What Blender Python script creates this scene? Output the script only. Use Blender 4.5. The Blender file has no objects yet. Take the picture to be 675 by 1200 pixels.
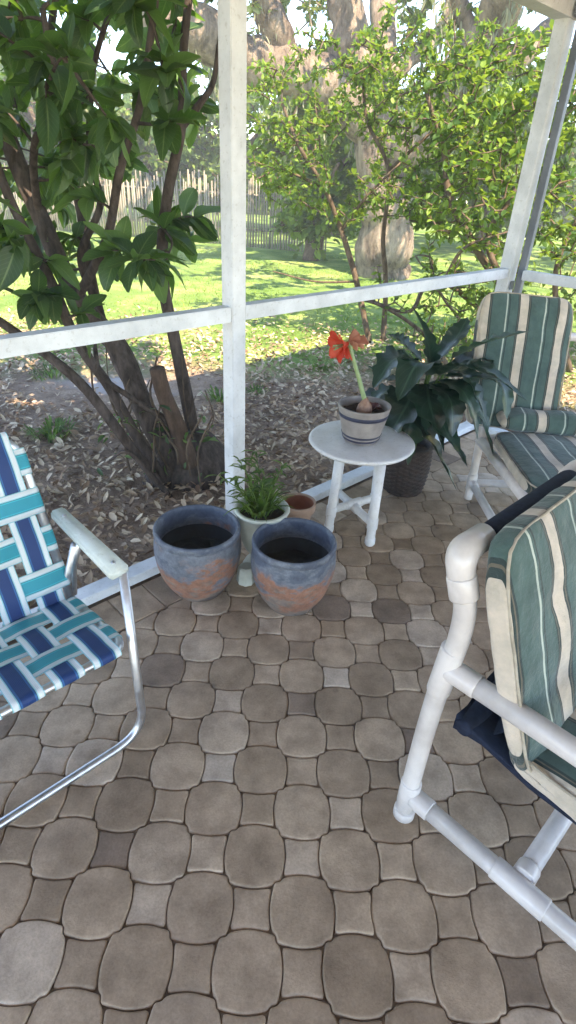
import bpy, bmesh, math, random
import numpy as np
from mathutils import Vector, Matrix, noise

random.seed(7)
rng = np.random.default_rng(11)
SC = bpy.context.scene
COL = SC.collection
R = math.radians

# ------------------------------------------------------------------ camera
FPX, PITCH, ROLL, CAMH = 660.59, 0.54412, 0.05132, 1.5
fwd = np.array([0, math.cos(PITCH), -math.sin(PITCH)])
r0 = np.array([1.0, 0, 0]); u0 = np.cross(r0, fwd)
CR = math.cos(ROLL) * r0 + math.sin(ROLL) * u0
CU = -math.sin(ROLL) * r0 + math.cos(ROLL) * u0
CP = np.array([0, 0, CAMH])
def at(x, y, Y):
    d = fwd + CR * (x - 337.5) / FPX + CU * (600 - y) / FPX
    return Vector(CP + d * (Y / d[1]))
cam = bpy.data.cameras.new("camera"); camo = bpy.data.objects.new("camera", cam); COL.objects.link(camo)
cam.sensor_fit = 'VERTICAL'; cam.sensor_height = 36; cam.lens = 36 * FPX / 1200
cam.clip_start = .05; cam.clip_end = 500
M = Matrix.Identity(4)
for i in range(3):
    M[i][0] = CR[i]; M[i][1] = CU[i]; M[i][2] = -fwd[i]; M[i][3] = CP[i]
camo.matrix_world = M
SC.camera = camo

# ------------------------------------------------------------------ materials
def mat(name):
    m = bpy.data.materials.new(name); m.use_nodes = True
    nt = m.node_tree; return m, nt, nt.nodes['Principled BSDF'], nt.nodes['Material Output']
def rgb(c):
    f = lambda v: v / 12.92 if v <= .04045 else ((v + .055) / 1.055) ** 2.4
    return tuple(f(v / 255) for v in c) + (1,)
def N(nt, t, **kw):
    n = nt.nodes.new(t)
    for k, v in kw.items():
        if k.startswith('i_'): n.inputs[k[2:].replace('_', ' ')].default_value = v
        else: setattr(n, k, v)
    return n
def L(nt, a, b): nt.links.new(a, b)
def noise_tex(nt, scale, detail=4, rough=.55, coord='Object'):
    tc = N(nt, 'ShaderNodeTexCoord'); n = N(nt, 'ShaderNodeTexNoise')
    n.inputs['Scale'].default_value = scale; n.inputs['Detail'].default_value = detail
    n.inputs['Roughness'].default_value = rough
    L(nt, tc.outputs[coord], n.inputs['Vector']); return n
def ramp(nt, fac, stops, interp='LINEAR'):
    r = N(nt, 'ShaderNodeValToRGB'); r.color_ramp.interpolation = interp
    e = r.color_ramp.elements
    e[0].position, e[0].color = stops[0]; e[1].position, e[1].color = stops[1]
    for p, c in stops[2:]:
        x = e.new(p); x.color = c
    L(nt, fac, r.inputs['Fac']); return r
def mixc(nt, fac, a, b, blend='MIX'):
    m = N(nt, 'ShaderNodeMix', data_type='RGBA', blend_type=blend)
    for s, v in ((m.inputs[0], fac), (m.inputs[6], a), (m.inputs[7], b)):
        if isinstance(v, bpy.types.NodeSocket): L(nt, v, s)
        else: s.default_value = v
    return m.outputs[2]
def bump(nt, h, strength, dist=.01, normal=None):
    b = N(nt, 'ShaderNodeBump'); b.inputs['Strength'].default_value = strength; b.inputs['Distance'].default_value = dist
    L(nt, h, b.inputs['Height'])
    if normal is not None: L(nt, normal, b.inputs['Normal'])
    return b.outputs['Normal']
def spec(p, v):
    p.inputs['Specular IOR Level'].default_value = v

def mat_mottled(name, c1, c2, scale, rough=.7, bs=.3, bd=.004, c3=None, sp=.5):
    m, nt, p, o = mat(name)
    n = noise_tex(nt, scale, 6)
    st = [(.32, rgb(c1)), (.68, rgb(c2))]
    if c3: st.append((.5, rgb(c3)))
    r = ramp(nt, n.outputs['Fac'], st)
    L(nt, r.outputs['Color'], p.inputs['Base Color'])
    p.inputs['Roughness'].default_value = rough; spec(p, sp)
    n2 = noise_tex(nt, scale * 6, 4)
    L(nt, bump(nt, n2.outputs['Fac'], bs, bd), p.inputs['Normal'])
    return m

def mat_paint(name, c, dirt, rough=.45, grain=25):
    m, nt, p, o = mat(name)
    n = noise_tex(nt, 5, 7, .65); r = ramp(nt, n.outputs['Fac'], [(.35, rgb(dirt)), (.62, rgb(c))])
    n3 = noise_tex(nt, 70, 4, .6); r3 = ramp(nt, n3.outputs['Fac'], [(.3, (.72, .70, .66, 1)), (.42, (1, 1, 1, 1))])
    L(nt, mixc(nt, .6, r.outputs['Color'], r3.outputs['Color'], 'MULTIPLY'), p.inputs['Base Color'])
    p.inputs['Roughness'].default_value = rough
    n2 = noise_tex(nt, grain, 3); L(nt, bump(nt, n2.outputs['Fac'], .12, .004), p.inputs['Normal'])
    return m

def mat_leaf(name, dark, mid, light, rough=.4, trans=.35, sp=.4, tl=None):
    m, nt, p, o = mat(name)
    g = N(nt, 'ShaderNodeNewGeometry')
    r = ramp(nt, g.outputs['Random Per Island'], [(0, rgb(dark)), (1, rgb(light)), (.5, rgb(mid))])
    n = noise_tex(nt, 3, 3); rr = ramp(nt, n.outputs['Fac'], [(.3, (.7, .75, .7, 1)), (.7, (1.15, 1.1, 1, 1))])
    c = mixc(nt, .8, r.outputs['Color'], rr.outputs['Color'], 'MULTIPLY')
    L(nt, c, p.inputs['Base Color']); p.inputs['Roughness'].default_value = rough; spec(p, sp)
    if trans > 0:
        t = N(nt, 'ShaderNodeBsdfTranslucent')
        c2 = mixc(nt, .7, c, rgb(tl or (150, 190, 60)))
        L(nt, c2, t.inputs['Color'])
        mx = N(nt, 'ShaderNodeMixShader'); mx.inputs[0].default_value = trans
        L(nt, p.outputs[0], mx.inputs[1]); L(nt, t.outputs[0], mx.inputs[2]); L(nt, mx.outputs[0], o.inputs['Surface'])
    return m

def mat_stripes(name):
    m, nt, p, o = mat(name)
    uv = N(nt, 'ShaderNodeUVMap'); s = N(nt, 'ShaderNodeSeparateXYZ'); L(nt, uv.outputs[0], s.inputs[0])
    nw = noise_tex(nt, 9, 2)
    a = N(nt, 'ShaderNodeMath', operation='MULTIPLY_ADD'); L(nt, nw.outputs['Fac'], a.inputs[0]); a.inputs[1].default_value = .002; L(nt, s.outputs['X'], a.inputs[2])
    d = N(nt, 'ShaderNodeMath', operation='DIVIDE'); L(nt, a.outputs[0], d.inputs[0]); d.inputs[1].default_value = .19
    f = N(nt, 'ShaderNodeMath', operation='FRACT'); L(nt, d.outputs[0], f.inputs[0])
    G, Dk, Cr, Ln = rgb((74, 100, 97)), rgb((52, 68, 68)), rgb((206, 194, 180)), rgb((184, 196, 186))
    Tn = rgb((110, 104, 92))
    r = ramp(nt, f.outputs[0], [(0, G), (.14, G)], 'CONSTANT')
    for pos, c in ((.20, Ln), (.235, G), (.27, Dk), (.30, G), (.50, Dk), (.52, Tn), (.535, Dk), (.56, Cr), (.77, Dk), (.80, Tn), (.815, Dk), (.84, G)):
        e = r.color_ramp.elements.new(pos); e.color = c
    n = noise_tex(nt, 14, 6, .65); rr = ramp(nt, n.outputs['Fac'], [(.3, (.62, .64, .62, 1)), (.7, (1.12, 1.08, 1.04, 1))])
    c = mixc(nt, .85, r.outputs['Color'], rr.outputs['Color'], 'MULTIPLY')
    L(nt, c, p.inputs['Base Color']); p.inputs['Roughness'].default_value = .85; spec(p, .2)
    p.inputs['Sheen Weight'].default_value = .3
    w = noise_tex(nt, 420, 2); n4 = noise_tex(nt, 16, 5)
    b1 = bump(nt, w.outputs['Fac'], .35, .002)
    L(nt, bump(nt, n4.outputs['Fac'], .55, .02, b1), p.inputs['Normal'])
    return m

def mat_webbing(name, centre, centre2):
    # UV.x across the strap 0..1, UV.y along it in metres
    m, nt, p, o = mat(name)
    uv = N(nt, 'ShaderNodeUVMap'); s = N(nt, 'ShaderNodeSeparateXYZ'); L(nt, uv.outputs[0], s.inputs[0])
    W, W2, K = rgb((232, 240, 242)), rgb((150, 216, 224)), rgb((40, 60, 80))
    c1, c2 = rgb(centre), rgb(centre2)
    r = ramp(nt, s.outputs['X'], [(0, W2), (.03, W)], 'CONSTANT')
    for pos, c in ((.195, W2), (.23, K), (.243, c2), (.30, c1), (.70, c2), (.757, K), (.77, W2), (.805, W), (.97, W2)):
        e = r.color_ramp.elements.new(pos); e.color = c
    L(nt, r.outputs['Color'], p.inputs['Base Color']); p.inputs['Roughness'].default_value = .42; spec(p, .5)
    wv = N(nt, 'ShaderNodeTexWave', wave_type='BANDS', bands_direction='X'); wv.inputs['Scale'].default_value = 7
    L(nt, uv.outputs[0], wv.inputs['Vector'])
    wy = N(nt, 'ShaderNodeTexWave', wave_type='BANDS', bands_direction='Y'); wy.inputs['Scale'].default_value = 110
    L(nt, uv.outputs[0], wy.inputs['Vector'])
    b1 = bump(nt, wv.outputs['Fac'], .3, .002); L(nt, bump(nt, wy.outputs['Fac'], .25, .001, b1), p.inputs['Normal'])
    t = N(nt, 'ShaderNodeBsdfTranslucent'); L(nt, r.outputs['Color'], t.inputs['Color'])
    mx = N(nt, 'ShaderNodeMixShader'); mx.inputs[0].default_value = .2
    L(nt, p.outputs[0], mx.inputs[1]); L(nt, t.outputs[0], mx.inputs[2]); L(nt, mx.outputs[0], o.inputs['Surface'])
    return m

def mat_paver():
    m, nt, p, o = mat('paver_concrete')
    g = N(nt, 'ShaderNodeNewGeometry')
    r = ramp(nt, g.outputs['Random Per Island'], [(0, rgb((144, 124, 109))), (1, rgb((206, 190, 175)))])
    for pos, c in ((.1, (166, 143, 120)), (.4, (186, 162, 138)), (.8, (198, 174, 150)), (.94, (208, 188, 168))):
        e = r.color_ramp.elements.new(pos); e.color = rgb(c)
    big = noise_tex(nt, .9, 3); rb = ramp(nt, big.outputs['Fac'], [(.36, (.68, .64, .62, 1)), (.64, (1.10, 1.09, 1.08, 1))])
    c = mixc(nt, .8, r.outputs['Color'], rb.outputs['Color'], 'MULTIPLY')
    md = noise_tex(nt, 11, 5, .6); rm = ramp(nt, md.outputs['Fac'], [(.26, (.54, .51, .48, 1)), (.64, (1.14, 1.13, 1.12, 1))])
    c = mixc(nt, .9, c, rm.outputs['Color'], 'MULTIPLY')
    fn = noise_tex(nt, 160, 4, .7); rf = ramp(nt, fn.outputs['Fac'], [(.35, (.8, .79, .78, 1)), (.6, (1.06, 1.06, 1.06, 1))])
    c = mixc(nt, .7, c, rf.outputs['Color'], 'MULTIPLY')
    sp = N(nt, 'ShaderNodeTexVoronoi'); sp.inputs['Scale'].default_value = 7; tc = N(nt, 'ShaderNodeTexCoord'); L(nt, tc.outputs['Object'], sp.inputs['Vector'])
    rs = ramp(nt, sp.outputs['Distance'], [(.05, (.55, .52, .5, 1)), (.1, (1, 1, 1, 1))])
    c = mixc(nt, .6, c, rs.outputs['Color'], 'MULTIPLY')
    L(nt, c, p.inputs['Base Color']); p.inputs['Roughness'].default_value = .72; spec(p, .35)
    b = bump(nt, fn.outputs['Fac'], .35, .003); L(nt, bump(nt, md.outputs['Fac'], .35, .01, b), p.inputs['Normal'])
    return m

def mat_glazed_pot(name, h, seed):
    m, nt, p, o = mat(name)
    tc = N(nt, 'ShaderNodeTexCoord'); s = N(nt, 'ShaderNodeSeparateXYZ'); L(nt, tc.outputs['Object'], s.inputs[0])
    mp = N(nt, 'ShaderNodeMapping'); mp.inputs['Scale'].default_value = (5, 5, 9); mp.inputs['Location'].default_value = (seed, seed * 2, 0)
    L(nt, tc.outputs['Object'], mp.inputs['Vector'])
    n = N(nt, 'ShaderNodeTexNoise'); n.inputs['Scale'].default_value = 1.1; n.inputs['Detail'].default_value = 7; n.inputs['Roughness'].default_value = .65
    L(nt, mp.outputs[0], n.inputs['Vector'])
    z = N(nt, 'ShaderNodeMath', operation='DIVIDE'); L(nt, s.outputs['Z'], z.inputs[0]); z.inputs[1].default_value = h
    a = N(nt, 'ShaderNodeMath', operation='MULTIPLY_ADD'); L(nt, n.outputs['Fac'], a.inputs[0]); a.inputs[1].default_value = 2.3
    sub = N(nt, 'ShaderNodeMath', operation='SUBTRACT'); L(nt, z.outputs[0], sub.inputs[0]); sub.inputs[1].default_value = 1.13; L(nt, sub.outputs[0], a.inputs[2])
    r = ramp(nt, a.outputs[0], [(.0, rgb((94, 84, 82))), (1, rgb((84, 94, 110)))])
    for pos, c in ((.12, (122, 114, 110)), (.26, (132, 118, 110)), (.38, (150, 108, 90)), (.50, (150, 106, 88)), (.60, (122, 116, 120)), (.72, (100, 108, 120)), (.84, (112, 120, 130))):
        e = r.color_ramp.elements.new(pos); e.color = rgb(c)
    n2 = noise_tex(nt, 32, 6, .75); rf = ramp(nt, n2.outputs['Fac'], [(.34, (.62, .62, .64, 1)), (.64, (1.25, 1.22, 1.2, 1))])
    c = mixc(nt, .9, r.outputs['Color'], rf.outputs['Color'], 'MULTIPLY')
    L(nt, c, p.inputs['Base Color']); p.inputs['Roughness'].default_value = .55; spec(p, .45)
    L(nt, bump(nt, n2.outputs['Fac'], .3, .004, bump(nt, n.outputs['Fac'], .4, .01)), p.inputs['Normal'])
    return m

def mat_bark(name, c1, c2, scale, bd=.02, zs=.35):
    m, nt, p, o = mat(name)
    tc = N(nt, 'ShaderNodeTexCoord'); mp = N(nt, 'ShaderNodeMapping'); mp.inputs['Scale'].default_value = (1, 1, zs); L(nt, tc.outputs['Object'], mp.inputs['Vector'])
    n = N(nt, 'ShaderNodeTexNoise'); n.inputs['Scale'].default_value = scale; n.inputs['Detail'].default_value = 8; n.inputs['Roughness'].default_value = .7
    L(nt, mp.outputs[0], n.inputs['Vector'])
    r = ramp(nt, n.outputs['Fac'], [(.35, rgb(c1)), (.65, rgb(c2))]); L(nt, r.outputs['Color'], p.inputs['Base Color'])
    p.inputs['Roughness'].default_value = .9; spec(p, .2)
    L(nt, bump(nt, n.outputs['Fac'], .9, bd), p.inputs['Normal']); return m

M_white = mat_paint('white_painted_wood', (228, 231, 233), (200, 204, 206), .5)
M_roof = mat_paint('roof_underside_paint', (200, 202, 200), (180, 182, 180), .6)
M_shingle = mat_mottled('roof_shingles', (70, 66, 62), (110, 104, 98), 12, .9)
M_alum = mat_paint('grey_side_trim', (120, 128, 138), (96, 104, 114), .4)
M_paver = mat_paver()
M_joint = mat_mottled('joint_sand', (96, 80, 68), (136, 118, 102), 40, .95)
def mat_pvc():
    m, nt, p, o = mat('white_pvc')
    n = noise_tex(nt, 7, 6, .6); r = ramp(nt, n.outputs['Fac'], [(.3, rgb((186, 178, 173))), (.6, rgb((220, 213, 209)))])
    L(nt, r.outputs['Color'], p.inputs['Base Color']); p.inputs['Roughness'].default_value = .3; spec(p, .5)
    p.inputs['Coat Weight'].default_value = .15
    n2 = noise_tex(nt, 50, 3); L(nt, bump(nt, n2.outputs['Fac'], .06, .002), p.inputs['Normal']); return m
M_pvc = mat_pvc()
def mat_metal():
    m, nt, p, o = mat('brushed_aluminium')
    p.inputs['Metallic'].default_value = 1
    n = noise_tex(nt, 30, 5); r = ramp(nt, n.outputs['Fac'], [(.3, rgb((190, 192, 196))), (.7, rgb((212, 214, 218)))]); L(nt, r.outputs['Color'], p.inputs['Base Color'])
    rr = ramp(nt, n.outputs['Fac'], [(.3, (.34, .34, .34, 1)), (.7, (.46, .46, .46, 1))]); L(nt, rr.outputs['Color'], p.inputs['Roughness'])
    return m
M_alu = mat_metal()
M_arm = mat_paint('white_plastic_arm', (222, 230, 224), (196, 204, 196), .4)
M_navyweb = mat_webbing('navy_webbing', (20, 64, 124), (34, 112, 172))
M_tealweb = mat_webbing('teal_webbing', (0, 168, 188), (10, 190, 206))
M_stripe = mat_stripes('striped_cushion_fabric')
M_navy = mat_mottled('navy_sling_fabric', (18, 28, 46), (30, 42, 64), 60, .8, .5, .002, sp=.25)
M_piping = mat_mottled('cream_piping', (150, 140, 124), (186, 176, 160), 30, .85)
M_pot1 = mat_glazed_pot('weathered_blue_glaze_a', .30, 1.7)
M_pot2 = mat_glazed_pot('weathered_blue_glaze_b', .30, 5.2)
M_darksoil = mat_mottled('near_black_soil', (6, 6, 7), (18, 17, 18), 30, .9, .6, .01)  # near-black colour for the soil surface deep in the big pots
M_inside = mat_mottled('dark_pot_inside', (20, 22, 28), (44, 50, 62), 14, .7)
M_soil = mat_mottled('potting_soil', (38, 28, 22), (74, 56, 44), 60, .95, .8, .01)
M_cream = mat_mottled('aged_white_ceramic', (170, 172, 160), (206, 208, 196), 9, .5)
M_terra = mat_mottled('terracotta', (134, 78, 56), (170, 104, 78), 12, .85)
M_terraout = mat_mottled('pale_weathered_terracotta', (160, 130, 112), (192, 160, 140), 10, .85)
M_stone = mat_mottled('grey_stoneware', (128, 120, 116), (158, 150, 144), 16, .6)
M_band = mat_mottled('navy_band', (30, 34, 56), (44, 50, 76), 20, .5)
M_basket = mat_mottled('dark_wicker', (30, 20, 18), (58, 40, 34), 30, .6, .6, .006)
M_petal = mat_leaf('red_petal', (206, 62, 46), (222, 82, 60), (232, 108, 84), .5, .35, .3, (230, 60, 40))
M_wilt = mat_leaf('wilted_petal', (150, 84, 70), (186, 118, 98), (200, 140, 116), .7, .3, .2, (210, 140, 110))
M_darkred = mat_leaf('dark_red_leaf', (60, 18, 16), (84, 26, 22), (110, 40, 30), .4, .1, .4, (120, 30, 20))
M_stem = mat_mottled('pale_green_stem', (120, 146, 96), (150, 170, 120), 20, .5)
M_bulb = mat_mottled('papery_bulb', (120, 84, 70), (176, 142, 122), 40, .7)
M_broad = mat_leaf('dark_broad_leaf', (18, 42, 32), (26, 56, 44), (42, 76, 60), .28, .08, .5, (40, 90, 50))
M_lily = mat_leaf('light_green_blade', (52, 84, 38), (78, 112, 52), (118, 146, 76), .5, .3)
M_mag = mat_leaf('magnolia_leaf', (32, 58, 42), (54, 84, 58), (100, 132, 80), .42, .38, .5, (130, 180, 50))
M_small = mat_leaf('small_green_leaf', (30, 62, 34), (66, 102, 48), (134, 162, 74), .5, .4, .3, (180, 210, 70))
M_oakleaf = mat_leaf('oak_leaf', (34, 58, 36), (60, 88, 46), (110, 130, 74), .6, .35, .3, (170, 190, 80))
M_bgleaf = mat_leaf('far_leaf', (40, 66, 40), (74, 104, 56), (134, 158, 84), .7, .35, .2, (180, 205, 90))
M_moss = mat_leaf('hanging_moss', (110, 116, 98), (140, 144, 124), (170, 170, 150), .9, .3, .1, (170, 170, 140))
M_barkdark = mat_bark('dark_shrub_bark', (52, 44, 40), (102, 90, 84), 26, .012)
M_stump = mat_bark('sawn_wood', (70, 56, 48), (104, 84, 72), 30, .01)
M_oakbark = mat_bark('pale_oak_bark', (70, 60, 54), (186, 166, 148), 4.5, .2, .4)
M_twig = mat_bark('thin_bark', (74, 60, 50), (120, 104, 88), 30, .006)
M_fence = mat_bark('weathered_pale_pickets', (112, 104, 92), (168, 158, 142), 14, .01, .1)
M_dryleaf = mat_leaf('dry_fallen_leaf', (120, 94, 78), (184, 158, 136), (226, 206, 184), .75, .08, .25, (170, 120, 80))
M_grass = mat_leaf('grass_blade', (70, 100, 40), (104, 134, 52), (160, 176, 84), .6, .3, .2, (190, 210, 80))

def mat_ground():
    m, nt, p, o = mat('leafy_soil_and_lawn')
    tc = N(nt, 'ShaderNodeTexCoord'); s = N(nt, 'ShaderNodeSeparateXYZ'); L(nt, tc.outputs['Object'], s.inputs[0])
    n = noise_tex(nt, .7, 5, .6); a = N(nt, 'ShaderNodeMath', operation='MULTIPLY_ADD'); L(nt, n.outputs['Fac'], a.inputs[0]); a.inputs[1].default_value = 3.2; L(nt, s.outputs['Y'], a.inputs[2])
    mr = N(nt, 'ShaderNodeMapRange'); L(nt, a.outputs[0], mr.inputs[0]); mr.inputs[1].default_value = 6.2; mr.inputs[2].default_value = 7.1
    s1 = noise_tex(nt, 6, 8, .7); soil = ramp(nt, s1.outputs['Fac'], [(.3, rgb((128, 106, 90))), (.7, rgb((192, 170, 150)))])
    vm = N(nt, 'ShaderNodeVectorMath', operation='SUBTRACT'); L(nt, tc.outputs['Object'], vm.inputs[0]); vm.inputs[1].default_value = (-1.45, 4.45, 0)
    vd = N(nt, 'ShaderNodeVectorMath', operation='MULTIPLY'); L(nt, vm.outputs[0], vd.inputs[0]); vd.inputs[1].default_value = (.95, 1.9, 0)
    vl = N(nt, 'ShaderNodeVectorMath', operation='LENGTH'); L(nt, vd.outputs[0], vl.inputs[0]); nn = noise_tex(nt, 3, 5, .6)
    pa = N(nt, 'ShaderNodeMath', operation='ADD'); L(nt, vl.outputs['Value'], pa.inputs[0]); L(nt, nn.outputs['Fac'], pa.inputs[1])
    pr = ramp(nt, pa.outputs[0], [(.0, (1, 1, 1, 1)), (1, (0, 0, 0, 1))]); pr.color_ramp.elements[0].position = .72
    s2 = noise_tex(nt, 60, 5, .7); soil2 = ramp(nt, s2.outputs['Fac'], [(.35, (.6, .58, .56, 1)), (.65, (1.15, 1.1, 1.1, 1))])
    sc = mixc(nt, .8, soil.outputs['Color'], soil2.outputs['Color'], 'MULTIPLY')
    sc = mixc(nt, pr.outputs['Color'], sc, rgb((186, 178, 174)))
    g1 = noise_tex(nt, 1.3, 6, .65); gr = ramp(nt, g1.outputs['Fac'], [(.3, rgb((92, 124, 58))), (.7, rgb((182, 190, 124))), (.5, rgb((124, 152, 84)))])
    g2 = noise_tex(nt, 45, 5, .7); gr2 = ramp(nt, g2.outputs['Fac'], [(.35, (.65, .68, .6, 1)), (.65, (1.12, 1.12, 1.1, 1))])
    gc = mixc(nt, .8, gr.outputs['Color'], gr2.outputs['Color'], 'MULTIPLY')
    L(nt, mixc(nt, mr.outputs[0], sc, gc), p.inputs['Base Color']); p.inputs['Roughness'].default_value = .95; spec(p, .1)
    L(nt, bump(nt, s2.outputs['Fac'], .7, .03), p.inputs['Normal']); return m
M_ground = mat_ground()

# ------------------------------------------------------------------ mesh helpers
class MB:
    def __init__(s): s.v = []; s.f = []; s.uv = {}; s.n = 0
    def add(s, vs, fs):
        b = s.n; s.v += [tuple(v) for v in vs]; s.n += len(vs)
        s.f += [tuple(i + b for i in f) for f in fs]; return b
    def box(s, c, d, rz=0, bev=0):
        cx, cy, cz = c; hx, hy, hz = d[0] / 2, d[1] / 2, d[2] / 2
        bm = bmesh.new(); bmesh.ops.create_cube(bm, size=1)
        for v in bm.verts: v.co = Vector((v.co.x * 2 * hx, v.co.y * 2 * hy, v.co.z * 2 * hz))
        if bev: bmesh.ops.bevel(bm, geom=list(bm.edges), offset=bev, segments=2, affect='EDGES')
        bmesh.ops.rotate(bm, cent=(0, 0, 0), matrix=Matrix.Rotation(rz, 3, 'Z'), verts=bm.verts)
        bm.verts.index_update()
        s.add([(v.co.x + cx, v.co.y + cy, v.co.z + cz) for v in bm.verts], [[v.index for v in f.verts] for f in bm.faces]); bm.free()
    def tube(s, pts, rad, seg=12, cap=True, flat=None):
        pts = [Vector(p) for p in pts]; n = len(pts)
        rad = rad if isinstance(rad, (list, tuple)) else [rad] * n
        T = [(pts[min(i + 1, n - 1)] - pts[max(i - 1, 0)]).normalized() for i in range(n)]
        a = Vector((0, 0, 1)) if abs(T[0].z) < .9 else Vector((1, 0, 0))
        u = T[0].cross(a).normalized(); vs = []; fs = []
        for i in range(n):
            if i:
                ax = T[i - 1].cross(T[i])
                if ax.length > 1e-7: u = Matrix.Rotation(T[i - 1].angle(T[i]), 3, ax.normalized()) @ u
            u = (u - T[i] * u.dot(T[i])).normalized(); w = T[i].cross(u)
            for k in range(seg):
                t = 2 * math.pi * k / seg
                vs.append(pts[i] + (u * math.cos(t) + w * math.sin(t)) * rad[i])
        for i in range(n - 1):
            for k in range(seg):
                k2 = (k + 1) % seg
                fs.append((i * seg + k, i * seg + k2, (i + 1) * seg + k2, (i + 1) * seg + k))
        if cap: fs.append(tuple(range(seg))[::-1]); fs.append(tuple((n - 1) * seg + k for k in range(seg)))
        s.add(vs, fs)
    def lathe(s, prof, seg=48, wob=0, c=(0, 0, 0)):
        vs = []; fs = []
        for j, (r, z) in enumerate(prof):
            for k in range(seg):
                t = 2 * math.pi * k / seg
                rr = r * (1 + wob * noise.noise(Vector((math.cos(t) * 2, math.sin(t) * 2, z * 14 + c[0] * 9))))
                vs.append((c[0] + rr * math.cos(t), c[1] + rr * math.sin(t), c[2] + z))
        for j in range(len(prof) - 1):
            for k in range(seg):
                k2 = (k + 1) % seg; fs.append((j * seg + k, j * seg + k2, (j + 1) * seg + k2, (j + 1) * seg + k))
        s.add(vs, fs)
        return s
    def build(s, name, m, parent=None, smooth=True, uv=None, bevel=0, sharp=None):
        me = bpy.data.meshes.new(name); me.from_pydata(s.v, [], s.f)
        me.polygons.foreach_set('use_smooth', [smooth] * len(me.polygons))
        if uv is not None:
            l = me.uv_layers.new(name='UVMap'); idx = np.empty(len(me.loops), dtype=np.int32); me.loops.foreach_get('vertex_index', idx)
            l.data.foreach_set('uv', np.array(uv, dtype=np.float32)[idx].ravel())
        me.materials.append(m); me.update()
        if sharp: me.set_sharp_from_angle(angle=R(sharp))
        o = bpy.data.objects.new(name, me); COL.objects.link(o)
        if parent is not None:
            o.parent = parent
            o.matrix_parent_inverse = parent.matrix_basis.inverted()
        return o
def thing(name, label, cat, loc=(0, 0, 0), group=None):
    o = bpy.data.objects.new(name, None); COL.objects.link(o); o.location = loc; o.empty_display_size = .1
    o['label'] = label; o['category'] = cat
    if group: o['group'] = group
    bpy.context.view_layer.update(); return o
def tag(o, label, cat, group=None):
    o['label'] = label; o['category'] = cat
    if group: o['group'] = group
    return o
def rebase(o, loc):
    loc = Vector(loc); o.data.transform(Matrix.Translation(-loc)); o.location = loc
def cat_path(pts, n=8):
    """Catmull-Rom through points"""
    P = [Vector(p) for p in pts]; P = [P[0] * 2 - P[1]] + P + [P[-1] * 2 - P[-2]]; out = []
    for i in range(1, len(P) - 2):
        for k in range(n):
            t = k / n; a, b, c, d = P[i - 1], P[i], P[i + 1], P[i + 2]
            out.append(.5 * ((2 * b) + (c - a) * t + (2 * a - 5 * b + 4 * c - d) * t * t + (3 * b - a - 3 * c + d) * t ** 3))
    out.append(P[-2]); return out
def fillet(pts, r, n=6):
    P = [Vector(p) for p in pts]; out = [P[0]]
    for i in range(1, len(P) - 1):
        a, b, c = P[i - 1], P[i], P[i + 1]; d1 = (a - b); d2 = (c - b); rr = min(r, d1.length * .45, d2.length * .45)
        p1 = b + d1.normalized() * rr; p2 = b + d2.normalized() * rr
        for k in range(n + 1):
            t = k / n; out.append(p1 * (1 - t) ** 2 + b * 2 * t * (1 - t) + p2 * t * t)
    out.append(P[-1]); return out

def leaf_mesh(name, m, pos, dirs, size, width=.45, fold=.12, droop=.25, parent=None, droopvar=.2, upj=.5, extra=None):
    """one mesh of many small leaves: pos (n,3), dirs (n,3) growth direction, size (n,)"""
    pos = np.asarray(pos, float); d = np.asarray(dirs, float); n = len(pos)
    d /= np.linalg.norm(d, axis=1)[:, None] + 1e-9
    up = np.tile([0, 0, 1.0], (n, 1)) + rng.normal(0, upj, (n, 3))
    side = np.cross(d, up); side /= np.linalg.norm(side, axis=1)[:, None] + 1e-9
    nn = np.cross(side, d)
    S = np.asarray(size, float)[:, None]; w = width * (1 + rng.normal(0, .12, n))[:, None]
    dr = (droop + rng.normal(0, droopvar, n))[:, None]
    def P(a, b, c): return pos + S * (d * a + side * (b * w) + nn * (c if np.isscalar(c) else c))
    f = fold
    V = np.stack([P(0, 0, 0), P(.3, .42, f - dr * .08), P(.3, -.42, f - dr * .08), P(.68, .40, f - dr * .42), P(.68, -.40, f - dr * .42),
                  P(.97, 0, -dr * .9), P(.3, 0, -dr * .08), P(.68, 0, -dr * .42)], 1)
    F = np.array([[0, 1, 6, 6], [0, 6, 2, 2], [1, 3, 7, 6], [6, 7, 4, 2], [3, 5, 7, 7], [7, 5, 4, 4]])
    loops = []; 
    tri = [(0, 1, 6), (0, 6, 2), (3, 5, 7), (7, 5, 4)]; quad = [(1, 3, 7, 6), (6, 7, 4, 2)]
    base = (np.arange(n) * 8)[:, None]
    li = np.concatenate([base + np.array(sum(tri, ())), base + np.array(sum(quad, ()))], 1).astype(np.int32)
    tot = np.tile([3, 3, 3, 3, 4, 4], n).astype(np.int32)
    start = np.concatenate([[0], np.cumsum(tot)[:-1]]).astype(np.int32)
    me = bpy.data.meshes.new(name); me.vertices.add(n * 8); me.vertices.foreach_set('co', V.reshape(-1).astype(np.float32))
    me.loops.add(li.size); me.loops.foreach_set('vertex_index', li.ravel())
    me.polygons.add(len(tot)); me.polygons.foreach_set('loop_start', start); me.polygons.foreach_set('loop_total', tot)
    me.polygons.foreach_set('use_smooth', np.ones(len(tot), bool))
    me.update(calc_edges=True); me.validate(); me.materials.append(m)
    o = bpy.data.objects.new(name, me); COL.objects.link(o)
    if parent is not None:
        o.parent = parent; o.matrix_parent_inverse = parent.matrix_basis.inverted()
    return o

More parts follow.
